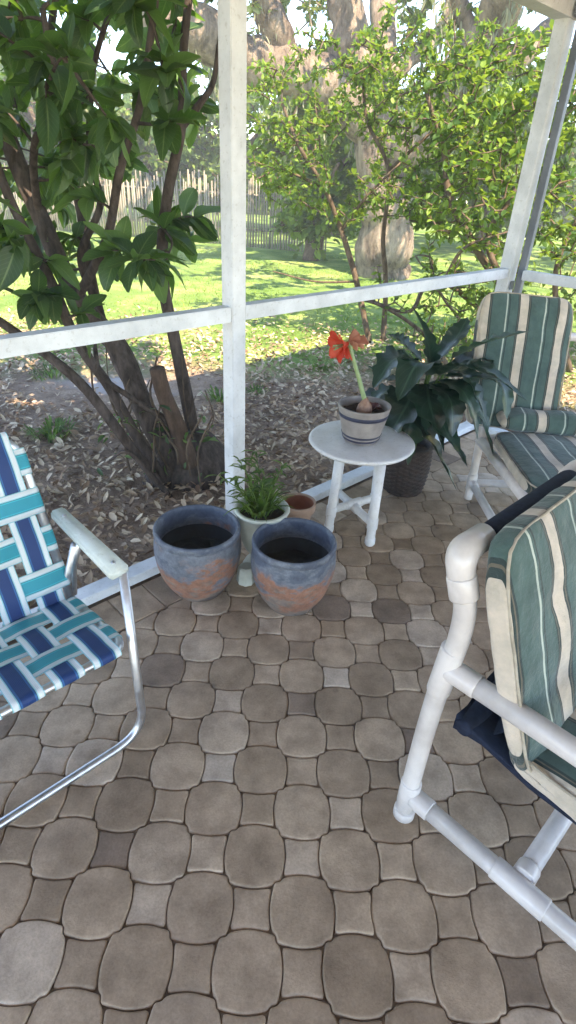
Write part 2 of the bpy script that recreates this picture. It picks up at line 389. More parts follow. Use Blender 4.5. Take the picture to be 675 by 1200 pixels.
def fine_leaves(name, m, pos, dirs, size, width=.2, fold=.1, bend=.3, parent=None, upj=.4, na=8):
    pos = np.asarray(pos, float); d = np.asarray(dirs, float); n = len(pos); d /= np.linalg.norm(d, axis=1)[:, None] + 1e-9
    up = np.tile([0, 0, 1.0], (n, 1)) + rng.normal(0, upj, (n, 3)); side = np.cross(d, up); side /= np.linalg.norm(side, axis=1)[:, None] + 1e-9
    nn = np.cross(side, d); S = np.asarray(size, float)[:, None]; w = width * (1 + rng.normal(0, .14, n))[:, None]; bd = (bend * rng.uniform(-.1, 1.8, n))[:, None]
    tw = rng.normal(0, .35, n)[:, None]; cur = rng.normal(0, .12, n)[:, None]; ph = rng.uniform(0, 6, n)[:, None]
    A = np.linspace(0, 1, na); B = np.array([-1, -.5, 0, .5, 1.0]); V = []; UV = []
    for a in A:
        wd = math.sin(math.pi * min(.985, max(.004, a)) ** .92) ** .62
        if a < .1: wd *= .5
        for b in B:
            h = fold * abs(b) * wd - bd * a * a + .03 * np.sin(ph + a * 9) * abs(b) + tw * b * wd * width * (a - .3)
            V.append(pos + S * (d * (a - .25 * bd * a * a) + side * (b * wd * w + cur * a * a) + nn * h)); UV.append((b * .5 + .5, a))
    V = np.stack(V, 1); K = len(A) * 5; F = []
    for i in range(na - 1):
        for k in range(4): q = i * 5 + k; F.append((q, q + 1, q + 6, q + 5))
    F = np.array(F).ravel(); li = ((np.arange(n) * K)[:, None] + F).astype(np.int32).ravel(); nf = n * (na - 1) * 4
    me = bpy.data.meshes.new(name); me.vertices.add(n * K); me.vertices.foreach_set('co', V.reshape(-1).astype(np.float32))
    me.loops.add(li.size); me.loops.foreach_set('vertex_index', li); me.polygons.add(nf)
    me.polygons.foreach_set('loop_start', (np.arange(nf) * 4).astype(np.int32)); me.polygons.foreach_set('loop_total', np.full(nf, 4, np.int32)); me.polygons.foreach_set('use_smooth', np.ones(nf, bool))
    me.update(calc_edges=True); l = me.uv_layers.new(name='UVMap'); l.data.foreach_set('uv', np.array(UV, np.float32)[li % K].ravel()); me.materials.append(m)
    o = bpy.data.objects.new(name, me); COL.objects.link(o)
    if parent is not None: o.parent = parent; o.matrix_parent_inverse = parent.matrix_basis.inverted()
    return o
def add_veins(m, amount=.5, tint=(150, 176, 110)):
    nt = m.node_tree; p = nt.nodes['Principled BSDF']; src = p.inputs['Base Color'].links[0].from_socket
    uv = N(nt, 'ShaderNodeUVMap'); x = N(nt, 'ShaderNodeSeparateXYZ'); L(nt, uv.outputs[0], x.inputs[0])
    def mth(op, a, b=None):
        q = N(nt, 'ShaderNodeMath', operation=op)
        for i, v in enumerate((a, b)):
            if v is None: continue
            if isinstance(v, bpy.types.NodeSocket): L(nt, v, q.inputs[i])
            else: q.inputs[i].default_value = v
        return q.outputs[0]
    ab = mth('ABSOLUTE', mth('SUBTRACT', x.outputs['X'], .5))
    mid = mth('LESS_THAN', ab, .03)
    sv = mth('LESS_THAN', mth('FRACT', mth('SUBTRACT', mth('MULTIPLY', x.outputs['Y'], 9), mth('MULTIPLY', ab, 5))), .12)
    v = mth('MAXIMUM', mid, mth('MULTIPLY', sv, .35)); f = mth('MULTIPLY', v, amount)
    c = mixc(nt, f, src, rgb(tint))
    edge = noise_tex(nt, 22, 3); bl = ramp(nt, edge.outputs['Fac'], [(.66, (1, 1, 1, 1)), (.74, (1.5, 1.15, .6, 1))])
    c = mixc(nt, .6, c, bl.outputs['Color'], 'MULTIPLY')
    L(nt, c, p.inputs['Base Color']); b = bump(nt, v, .5, .002); p.inputs['Normal']; L(nt, b, p.inputs['Normal'])
add_veins(M_mag); add_veins(M_broad, .35, (84, 120, 96))

# ------------------------------------------------------------------ wall geometry
A0 = Vector((-.747, 1.757, 0)); D = Vector((.70796, .70625, 0)); NO = Vector((-.70625, .70796, 0))   # along the screen wall, and outward
SL, SCN = .705, 2.86                                    # posts along the wall
CORNER = A0 + D * SCN; D2 = Vector((.70625, -.70796, 0))     # second wall runs back to the right
ANG = math.atan2(D.y, D.x); ANG2 = math.atan2(D2.y, D2.x)
def wp(s, off=0, z=0): return A0 + D * s + NO * off + Vector((0, 0, z))

# ------------------------------------------------------------------ ground, patio
GZ = -.06
def ground():
    n = 110; mb = MB(); xs = np.concatenate([np.linspace(-40, -12, 8), np.linspace(-11, 14, 90), np.linspace(15, 40, 8)])
    ys = np.concatenate([np.linspace(-5.5, -3, 3), np.linspace(-2, 22, 90), np.linspace(24, 41, 8)])
    vs = []; 
    for y in ys:
        for x in xs:
            dd = (Vector((x, y, 0)) - A0).dot(NO)
            h = 0
            if dd > .2: h = .035 * noise.noise(Vector((x * .6, y * .6, 0))) * min(1, (dd - .2)) + .012 * noise.noise(Vector((x * 3, y * 3, 4)))
            vs.append((x, y, GZ + h))
    nx = len(xs); fs = [(j * nx + i, j * nx + i + 1, (j + 1) * nx + i + 1, (j + 1) * nx + i) for j in range(len(ys) - 1) for i in range(nx - 1)]
    mb.add(vs, fs); o = mb.build('ground', M_ground); o['kind'] = 'structure'
ground()

def patio():
    s = .0809 * CAMH; yaw = .0085; ox, oy = -.18832 * CAMH, .51808 * CAMH
    hs = .418 * s; hl = s - hs
    def curve(a, b, amp, kind, n=8):
        a = Vector(a); b = Vector(b); d = b - a; nrm = Vector((d.y, -d.x)).normalized(); out = []
        for k in range(n):
            t = k / n; w = math.sin(math.pi * t) if kind == 'b' else math.sin(2 * math.pi * t)
            out.append(a + d * t + nrm * amp * w)
        return out
    def Lpoly():
        c = [(hl, -hs), (hl, hs), (hs, hl), (-hs, hl), (-hl, hs), (-hl, -hs), (-hs, -hl), (hs, -hl)]; out = []
        for i in range(8):
            a, b = c[i], c[(i + 1) % 8]
            out += curve(a, b, .0085, 'b') if i % 2 == 0 else curve(a, b, -.0045, 's')
        return out
    def Spoly():
        c = [(hs, -hs), (hs, hs), (-hs, hs), (-hs, -hs)]; out = []
        for i in range(4): out += curve(c[i], c[(i + 1) % 4], -.0085, 'b')
        return out
    def soften(P):
        n = len(P); return [(P[i - 1] + P[i] * 2 + P[(i + 1) % n]) / 4 for i in range(n)]
    LP, SP = soften(soften(Lpoly())), soften(soften(Spoly()))
    def clip(poly, p0, nrm, off):
        out = []; n = len(poly); f = lambda p: (p - p0).dot(nrm) - off
        for i in range(n):
            a, b = poly[i], poly[(i + 1) % n]; fa, fb = f(a), f(b)
            if fa <= 0: out.append(a)
            if fa * fb < 0: out.append(a + (b - a) * (fa / (fa - fb)))
        return out
    def inset(poly, d):
        n = len(poly); out = []
        for i in range(n):
            a, b, c = poly[i - 1], poly[i], poly[(i + 1) % n]
            t1 = (b - a); t2 = (c - b)
            if t1.length < 1e-6 or t2.length < 1e-6: out.append(b); continue
            n1 = Vector((-t1.y, t1.x)).normalized(); n2 = Vector((-t2.y, t2.x)).normalized(); q = n1 + n2
            if q.length < .3: out.append(b + n1 * d); continue
            q = q.normalized(); out.append(b + q * d / max(.5, q.dot(n1)))
        return out
    p0 = Vector((A0.x, A0.y)); n1 = Vector((NO.x, NO.y)); c0 = Vector((CORNER.x, CORNER.y)); n2 = Vector((.70625, .70796))
    mb = MB()
    def tile(poly, big=True):
        # drop duplicates
        q = [p for i, p in enumerate(poly) if (p - poly[i - 1]).length > .0012]
        if len(q) < 4: return
        area = .5 * sum(q[i - 1].x * q[i].y - q[i].x * q[i - 1].y for i in range(len(q)))
        if abs(area) < .0012: return
        zj = random.uniform(-.0018, .0018); tx, ty = random.gauss(0, .008), random.gauss(0, .008)
        cx = sum(p.x for p in q) / len(q); cy = sum(p.y for p in q) / len(q)
        n = len(q); vs = []; rings = [(.0009, -.02), (.0012, -.0042), (.0028, -.0016), (.0052, -.0004), (.009, 0)]
        for d, z in rings:
            for p in inset(q, d): vs.append((p.x, p.y, z + zj + (p.x - cx) * tx + (p.y - cy) * ty))
        fs = []
        for r in range(len(rings) - 1):
            for k in range(n):
                k2 = (k + 1) % n; fs.append((r * n + k, r * n + k2, (r + 1) * n + k2, (r + 1) * n + k))
        b = (len(rings) - 1) * n; vs.append((cx, cy, zj)); ci = len(vs) - 1
        for k in range(n): fs.append((b + k, b + (k + 1) % n, ci))
        mb.add(vs, fs)
    c, sn = math.cos(yaw), math.sin(yaw)
    off = -.235
    for i in range(-36, 42):
        for j in range(-38, 26):
            x, y = i * s, -j * s
            cx = ox + x * c - y * sn; cy = oy + x * sn + y * c
            if cx < -3.6 or cx > 4.6 or cy < -2.2 or cy > 4.2: continue
            if (Vector((cx, cy)) - p0).dot(n1) > .1 or (Vector((cx, cy)) - c0).dot(n2) > .1: continue
            poly = LP if (i + j) % 2 == 0 else SP
            P = [Vector((cx + p.x * c - p.y * sn, cy + p.x * sn + p.y * c)) for p in poly]
            P = clip(P, p0, n1, off); 
            if len(P) > 2: P = clip(P, c0, n2, off)
            P = [p for i_, p in enumerate(P) if (p - P[i_ - 1]).length > .0025]
            if len(P) > 3: tile(P)
    # border course beside both walls
    for base, d, nn, length, s0 in ((p0, Vector((D.x, D.y)), n1, SCN - .05, -3.4), (c0, Vector((D2.x, D2.y)), n2, 4.6, .24)):
        q = s0
        while q < length:
            w = .155
            a = base + d * q - nn * .235; b = base + d * (q + w) - nn * .235
            e = base + d * (q + w) - nn * .05; f = base + d * q - nn * .05
            P = []
            cs = [a, b, e, f]
            for k in range(4):
                for t in range(4): P.append(cs[k] + (cs[(k + 1) % 4] - cs[k]) * (t / 4))
            ar = sum(P[i - 1].x * P[i].y - P[i].x * P[i - 1].y for i in range(len(P)))
            if ar < 0: P = P[::-1]
            tile(P); q += w
    o = mb.build('patio_floor', M_paver, smooth=True, sharp=50); o['kind'] = 'structure'
    # sand bed under the pavers
    b = MB(); z0 = -.009
    back = 5.0
    P = [CORNER + NO * .02 + D * .02, wp(-4.2, .02), wp(-4.2, .02) + D2 * back, CORNER + D2 * back + D * .02]
    top = [(p.x, p.y, z0) for p in P]; bot = [(p.x, p.y, GZ - .2) for p in P]
    b.add(top + bot, [(0, 1, 2, 3), (7, 6, 5, 4), (0, 4, 5, 1), (1, 5, 6, 2), (2, 6, 7, 3), (3, 7, 4, 0)])
    o = b.build('patio_bed', M_joint, smooth=False); o['kind'] = 'structure'
patio()

# ------------------------------------------------------------------ screened porch
def porch():
    t = thing('screened_porch', 'white painted wooden frame of the screened porch around the paved patio', 'porch', wp(SL))
    def beam(name, a, b, w, h, m=M_white, bev=.003):
        a = Vector(a); b = Vector(b); d = b - a; mb = MB()
        if abs(d.z) > .5: mb.box(((a.x + b.x) / 2, (a.y + b.y) / 2, (a.z + b.z) / 2), (w, h, d.length), ANG, bev)
        else: mb.box(((a.x + b.x) / 2, (a.y + b.y) / 2, (a.z + b.z) / 2), (d.length, w, h), math.atan2(d.y, d.x), bev)
        return mb.build(name, m, t, smooth=False)
    Z1 = 2.215; PW = .066
    beam('post', wp(SL, -.0, .0), wp(SL, 0, Z1), PW, PW)
    beam('post', wp(SL - 2.16, 0, .0), wp(SL - 2.16, 0, Z1), PW, PW)
    # corner: main post and the stud of the second wall with a shadow gap
    beam('corner_post', CORNER + Vector((0, 0, 0)), CORNER + Vector((0, 0, Z1)), .085, .075)
    q = CORNER + D2 * .085 + D * .015
    beam('corner_post', q, q + Vector((0, 0, Z1)), .04, .04, M_alum)
    beam('corner_post', CORNER + D2 * 2.2, CORNER + D2 * 2.2 + Vector((0, 0, Z1)), .09, .09)
    # rails, each between posts
    zr = 1.022
    for a, b in ((SL - 2.16 + PW / 2, SL - PW / 2), (SL + PW / 2, SCN - .0425)):
        beam('mid_rail', wp(a, 0, zr), wp(b, 0, zr), .056, .054)
    beam('mid_rail', CORNER + D2 * .108 + Vector((0, 0, zr)), CORNER + D2 * 2.155 + Vector((0, 0, zr)), .056, .054)
    for a, b in ((SL - 2.16 + PW / 2, SL - PW / 2), (SL + PW / 2, SCN - .0425)):
        beam('bottom_rail', wp(a, 0, .022), wp(b, 0, .022), .075, .042)
    beam('bottom_rail', CORNER + D2 * .108 + Vector((0, 0, .022)), CORNER + D2 * 2.155 + Vector((0, 0, .022)), .075, .042)
    # little angle bracket under the corner rail
    k = CORNER - NO * .047 - D * .0; mb = MB(); mb.box((k.x, k.y, .955), (.05, .006, .05), ANG, .001)
    mb.build('bracket', M_alum, t, smooth=False)
    beam('top_beam', wp(-4.2, 0, Z1 + .09), wp(SCN + .05, 0, Z1 + .09), .1, .18)
    beam('top_beam', CORNER + D2 * .06 + Vector((0, 0, Z1 + .09)), CORNER + D2 * 5 + Vector((0, 0, Z1 + .09)), .1, .18, M_alum)
    # roof: ceiling boards with a shingled top and a gutter-like fascia
    ov = .32; zc = Z1 + .185
    P = [CORNER + NO * ov + D * ov, wp(-4.6, ov), wp(-4.6, ov) + D2 * 6.2, CORNER + D * ov + D2 * 6.2]
    b = MB(); lo = [(p.x, p.y, zc) for p in P]; hi = [(lo[i][0], lo[i][1], zc + (.14 if i < 2 else 1.3)) for i in range(4)]
    b.add(lo + hi, [(3, 2, 1, 0), (0, 1, 5, 4), (1, 2, 6, 5), (2, 3, 7, 6), (3, 0, 4, 7)]); b.build('ceiling', M_roof, t, smooth=False)
    b = MB(); b.add([(x, y, z + .003) for x, y, z in hi] + [(x, y, z + .03) for x, y, z in hi], [(3, 2, 1, 0), (4, 5, 6, 7), (0, 1, 5, 4), (1, 2, 6, 5), (2, 3, 7, 6), (3, 0, 4, 7)])
    b.build('roof', M_shingle, t, smooth=False)
porch()

# ------------------------------------------------------------------ cushions
def cushion(name, parent, Mx, dims, m=M_stripe, k=4.5, cuts=16, puff=.12, uoff=0, seed=0, piping=True, tuck=None, kxy=7):
    hx, hy, hz = [d / 2 for d in dims]
    bm = bmesh.new(); bmesh.ops.create_cube(bm, size=2)
    bmesh.ops.subdivide_edges(bm, edges=bm.edges, cuts=cuts, use_grid_fill=True)
    vs = []; uv = []
    for v in bm.verts:
        x, y, z = v.co
        e = (abs(x) ** kxy + abs(y) ** kxy) ** (1 / kxy); e = max(e, 1e-9); mx = max(abs(x), abs(y))
        x2, y2 = x * mx / e, y * mx / e
        rr = (mx ** k + abs(z) ** k) ** (1 / k); rm = max(mx, abs(z))
        x2 *= rm / rr; y2 *= rm / rr; z2 = z * rm / rr
        th = 1 + puff * (1 - x2 * x2) * (1 - y2 * y2) - .10 * (mx ** 6)
        p = Vector((x2 * hx, y2 * hy, z2 * hz * th))
        nz = noise.noise(Vector((p.x * 9 + seed, p.y * 9, p.z * 7))) * .009 + noise.noise(Vector((p.x * 26 + seed, p.y * 22, p.z * 20))) * .0035
        p += Vector((nz * .4 * (1 if x2 > 0 else -1), nz * .4, nz * (1 if z2 > 0 else -1)))
        if tuck:   # button tufts pull the surface in
            for tx, ty in tuck:
                q = ((p.x - tx) ** 2 + (p.y - ty) ** 2) / .0022
                p.z *= 1 - .34 * math.exp(-q)
        vs.append(Mx @ p); uv.append((x2 * hx + .003 * noise.noise(Vector((seed, p.y * 7, p.x * 3))) + uoff, p.y))
    mb = MB(); bm.verts.index_update(); mb.add(vs, [[v.index for v in f.verts] for f in bm.faces]); bm.free()
    o = mb.build(name, m, parent, uv=uv)
    if piping:
        pm = MB(); pts = []
        for i in range(73):
            t = 2 * math.pi * i / 72; c, s = math.cos(t), math.sin(t); e = (abs(c) ** kxy + abs(s) ** kxy) ** (1 / kxy)
            pts.append(Mx @ Vector((c / e * (hx * .99), s / e * (hy * .99), hz * .55 + .004 * noise.noise(Vector((c * 3, s * 3, seed))))))
        pm.tube(pts, .0035, 6, cap=False); pm.build('piping', M_piping, o)
    return o

# ------------------------------------------------------------------ PVC chairs
def frame_fn(O, az):
    O = Vector(O); e1 = Vector((math.cos(az), math.sin(az), 0)); e2 = Vector((-e1.y, e1.x, 0))
    return lambda u, v, z: O + e1 * u + e2 * v + Vector((0, 0, z)), e1, e2
def fitting(mb, a, b, r):
    a = Vector(a); b = Vector(b); d = (b - a).normalized() * .003
    mb.tube([a, a + d, b - d, b], [r * .965, r, r, r * .965], 20)

def near_chair():
    t = thing('garden_chair', 'white plastic pipe armchair with striped cushions in the right foreground', 'chair', (.362, .902, 0), 'white pipe patio chairs')
    ch, e1, e2 = frame_fn((.362, .902, 0), -math.pi / 4)
    W = .58; r = .0235; rf = .0272
    for v in (0, W):
        mb = MB()
        pts = cat_path([ch(-.006, v, .028), ch(-.004, v, .276), ch(-.001, v, .42), ch(.006, v, .57), ch(.017, v, .657), ch(.014, v, .745), ch(-.005, v, .80), ch(-.022, v, .845)], 8)
        mb.tube(pts, r, 20)
        mb.tube([ch(-.004, v, 0), ch(-.004, v, .006), ch(-.004, v, .03), ch(-.004, v, .034)], [.02, .029, .029, .026], 20)
        fitting(mb, ch(-.004, v, .06), ch(-.004, v, .15), rf)
        fitting(mb, ch(.002, v, .50), ch(.012, v, .64), rf)
        fitting(mb, ch(.006, v, .775), ch(-.012, v, .822), rf + .0035)
        mb.build('rear_leg', M_pvc, t)
        mb = MB()
        # elbow joining leg and top bar: rounded knuckle
        s = 1 if v == 0 else -1
        el = fillet([ch(-.006, v, .80), ch(-.026, v, .872), ch(-.022, v + s * .085, .876)], .06, 8)
        n = len(el); mb.tube(el, [rf + .001 + .004 * math.sin(math.pi * i / (n - 1)) for i in range(n)], 22)
        mb.build('elbow', M_pvc, t)
        mb = MB(); fitting(mb, ch(.015, v, .58), ch(.085, v, .58), rf)
        mb.tube([ch(.08, v, .58), ch(.62, v, .58)], r + .001, 20)
        mb.build('armrest', M_pvc, t)
        mb = MB(); mb.tube([ch(.02, v, .1), ch(.60, v, .1)], r, 20)
        fitting(mb, ch(.012, v, .1), ch(.065, v, .1), rf); fitting(mb, ch(.245, v, .1), ch(.375, v, .1), rf); fitting(mb, ch(.56, v, .1), ch(.6, v, .1), rf)
        mb.build('side_rail', M_pvc, t)
        mb = MB(); mb.tube(fillet([ch(.63, v, 0.0), ch(.63, v, .58), ch(.57, v, .58)], .05), r, 18); fitting(mb, ch(.63, v, .05), ch(.63, v, .15), rf)
        mb.build('front_leg', M_pvc, t)
        mb = MB(); mb.tube([ch(.04, v + s * .0, .37), ch(.6, v, .40)], r, 18); mb.build('seat_rail', M_pvc, t) if v else None
    mb = MB(); mb.tube([ch(.305, .02, .105), ch(.305, W - .02, .105)], r, 18); fitting(mb, ch(.305, .025, .105), ch(.305, .06, .105), rf); mb.build('crossbar', M_pvc, t)
    mb = MB(); mb.tube([ch(-.018, .08, .872), ch(-.018, W - .08, .872)], r, 18); mb.build('top_bar', M_pvc, t)
    mb = MB()
    mb.tube([ch(.07, .03, .405), ch(.07, .036, .405), ch(.07, W - .036, .405), ch(.07, W - .03, .405)], [r - .004, r, r, r - .004], 18); mb.build('sling_sleeve', M_navy, t)
    # navy sling: sleeve over the top bar, flat back panel, seat panel
    mb = MB(); mb.tube([ch(-.018, .088, .872), ch(-.018, .1, .873), ch(-.018, W - .1, .873), ch(-.018, W - .088, .872)], [r + .002, r + .004, r + .004, r + .002], 20)
    mb.build('sling_sleeve', M_navy, t)
    mb = MB(); prof = [(-.006, .87), (.018, .80), (.062, .68), (.105, .57), (.145, .47), (.13, .41), (.08, .368), (.04, .385)]
    prof = [(p.x, p.z) for p in cat_path([Vector((a, 0, b)) for a, b in prof], 5)]
    vs = []; fs = []; nv = 10
    for (u, z) in prof:
        for k in range(nv + 1):
            v = .075 + (W - .15) * k / nv; sag = .02 * math.sin(math.pi * k / nv)
            vs.append(ch(u - sag, v, z))
    n0 = len(vs)
    for (u, z) in prof:
        for k in range(nv + 1):
            v = .075 + (W - .15) * k / nv; sag = .02 * math.sin(math.pi * k / nv); vs.append(ch(u - sag + .006, v, z + .002))
    m_ = nv + 1
    for i in range(len(prof) - 1):
        for k in range(nv):
            a = i * m_ + k; fs.append((a, a + 1, a + m_ + 1, a + m_)); fs.append((n0 + a, n0 + a + m_, n0 + a + m_ + 1, n0 + a + 1))
        for k in (0, nv):
            a = i * m_ + k; fs.append((a, a + m_, n0 + a + m_, n0 + a))
    mb.add(vs, fs); mb.build('back_sling', M_navy, t)
    mb = MB()
    Ms = Matrix.Identity(4)
    pts = [(.045, .43), (.12, .41), (.24, .385), (.40, .380), (.60, .395)]
    vs = []; fs = []
    for (u, z) in pts:
        for k in range(nv + 1):
            v = .035 + (W - .07) * k / nv; sag = .03 * math.sin(math.pi * k / nv); vs.append(ch(u, v, z - sag)); 
    n0 = len(vs)
    for (u, z) in pts:
        for k in range(nv + 1):
            v = .035 + (W - .07) * k / nv; sag = .03 * math.sin(math.pi * k / nv); vs.append(ch(u, v, z - sag - .018 - .03 * (u < .05)))
    for i in range(len(pts) - 1):
        for k in range(nv):
            a = i * m_ + k; fs.append((a, a + 1, a + m_ + 1, a + m_)); fs.append((n0 + a, n0 + a + m_, n0 + a + m_ + 1, n0 + a + 1))
        for k in (0, nv):
            a = i * m_ + k; fs.append((a, a + m_, n0 + a + m_, n0 + a))
    for i in (0, len(pts) - 1):
        for k in range(nv):
            a = i * m_ + k; fs.append((a, a + 1, n0 + a + 1, n0 + a))
    mb.add(vs, fs); mb.build('seat_sling', M_navy, t)
    # cushions
    def frame(o, xa, ya):
        xa = xa.normalized(); ya = ya.normalized(); za = xa.cross(ya)
        m = Matrix.Identity(4)
        for i in range(3): m[i][0] = xa[i]; m[i][1] = ya[i]; m[i][2] = za[i]; m[i][3] = o[i]
        return m
    ya = ch(.012, 0, .90) - ch(.19, 0, .43); c = (ch(.012, .292, .885) + ch(.19, .292, .41)) / 2
    zc = e2.cross(ya.normalized())       # normal, toward the sitter
    cushion('back_cushion', t, frame(c + zc * .03 - e2 * .012, e2, ya), (.57, .57, .082), seed=3, uoff=.2356, puff=.15, cuts=22, tuck=[(-.12, .1), (.12, .1), (-.12, -.1), (.12, -.1)])
    cushion('seat_cushion', t, frame(ch(.43, .292, .432), e2, e1 * -1), (.575, .54, .11), seed=8, uoff=.2875 - .062, cuts=18)
near_chair()

def far_chair():
    O = Vector((.985, 2.72, 0))
    t = thing('garden_chair', 'white pipe lounge chair with tall striped back cushion and bolster near porch corner', 'chair', O, 'white pipe patio chairs')
    ch, e1, e2 = frame_fn(O, -math.pi / 2 + .02)
    W = .56; r = .021; rf = .025
    for v in (0, W):
        mb = MB(); mb.tube(cat_path([ch(.0, v, 0), ch(-.01, v, .2), ch(-.03, v, .38), ch(-.08, v, .6), ch(-.14, v, .78), ch(-.19, v, .86)], 6), r, 16)
        fitting(mb, ch(0, v, .06), ch(-.003, v, .15), rf); fitting(mb, ch(-.022, v, .33), ch(-.04, v, .43), rf)
        mb.build('rear_leg', M_pvc, t)
        mb = MB(); mb.tube([ch(-.0, v, .1), ch(.62, v, .1)], r, 16); fitting(mb, ch(.01, v, .1), ch(.06, v, .1), rf); mb.build('side_rail', M_pvc, t)
        mb = MB(); mb.tube([ch(-.02, v, .34), ch(.64, v, .36)], r + .004, 16); mb.build('seat_rail', M_pvc, t)
        if v:
            mb = MB(); mb.tube(fillet([ch(-.13, v + .02, .77), ch(-.05, v + .03, .72), ch(.5, v + .03, .63), ch(.64, v + .02, .60), ch(.64, v, 0)], .06), r, 16); mb.build('armrest', M_pvc, t)
        else:
            mb = MB(); mb.tube([ch(.64, v, 0), ch(.64, v, .36)], r, 16); mb.build('front_leg', M_pvc, t)
    for q in (ch(-.0, 0, .1), ch(.64, 0, .3), ch(-.18, 0, .85), ch(-.03, 0, .35)):
        mb = MB(); mb.tube([q + e2 * .01, q + e2 * (W - .01)], r, 16); mb.build('crossbar', M_pvc, t)
    def frame(o, xa, ya):
        xa = xa.normalized(); ya = ya.normalized(); za = xa.cross(ya); m = Matrix.Identity(4)
        for i in range(3): m[i][0] = xa[i]; m[i][1] = ya[i]; m[i][2] = za[i]; m[i][3] = o[i]
        return m
    a = Vector((1.105, 2.73, .42)); b = Vector((1.135, 2.99, 1.015))
    xa = Vector((1, -.02, -.05)); ya = (b - a); xa = (xa - ya.normalized() * xa.dot(ya.normalized())).normalized()
    cushion('back_cushion', t, frame((a + b) / 2, xa, ya), (.465, .66, .10), seed=21, uoff=.2325 + .105, puff=.05, kxy=8, cuts=20)
    cushion('bolster', t, frame(Vector((1.27, 2.665, .485)), Vector((1, -.05, -.01)), Vector((0, .9, .1))), (.50, .14, .115), seed=31, uoff=.25 + .12, k=2.2, puff=0, kxy=9, cuts=18, piping=False)
    cushion('seat_cushion', t, frame(Vector((1.25, 2.34, .405)), Vector((1, 0, 0)), Vector((0, 1, 0))), (.52, .62, .09), seed=41, uoff=.26 + .14, puff=.1, cuts=18)
far_chair()

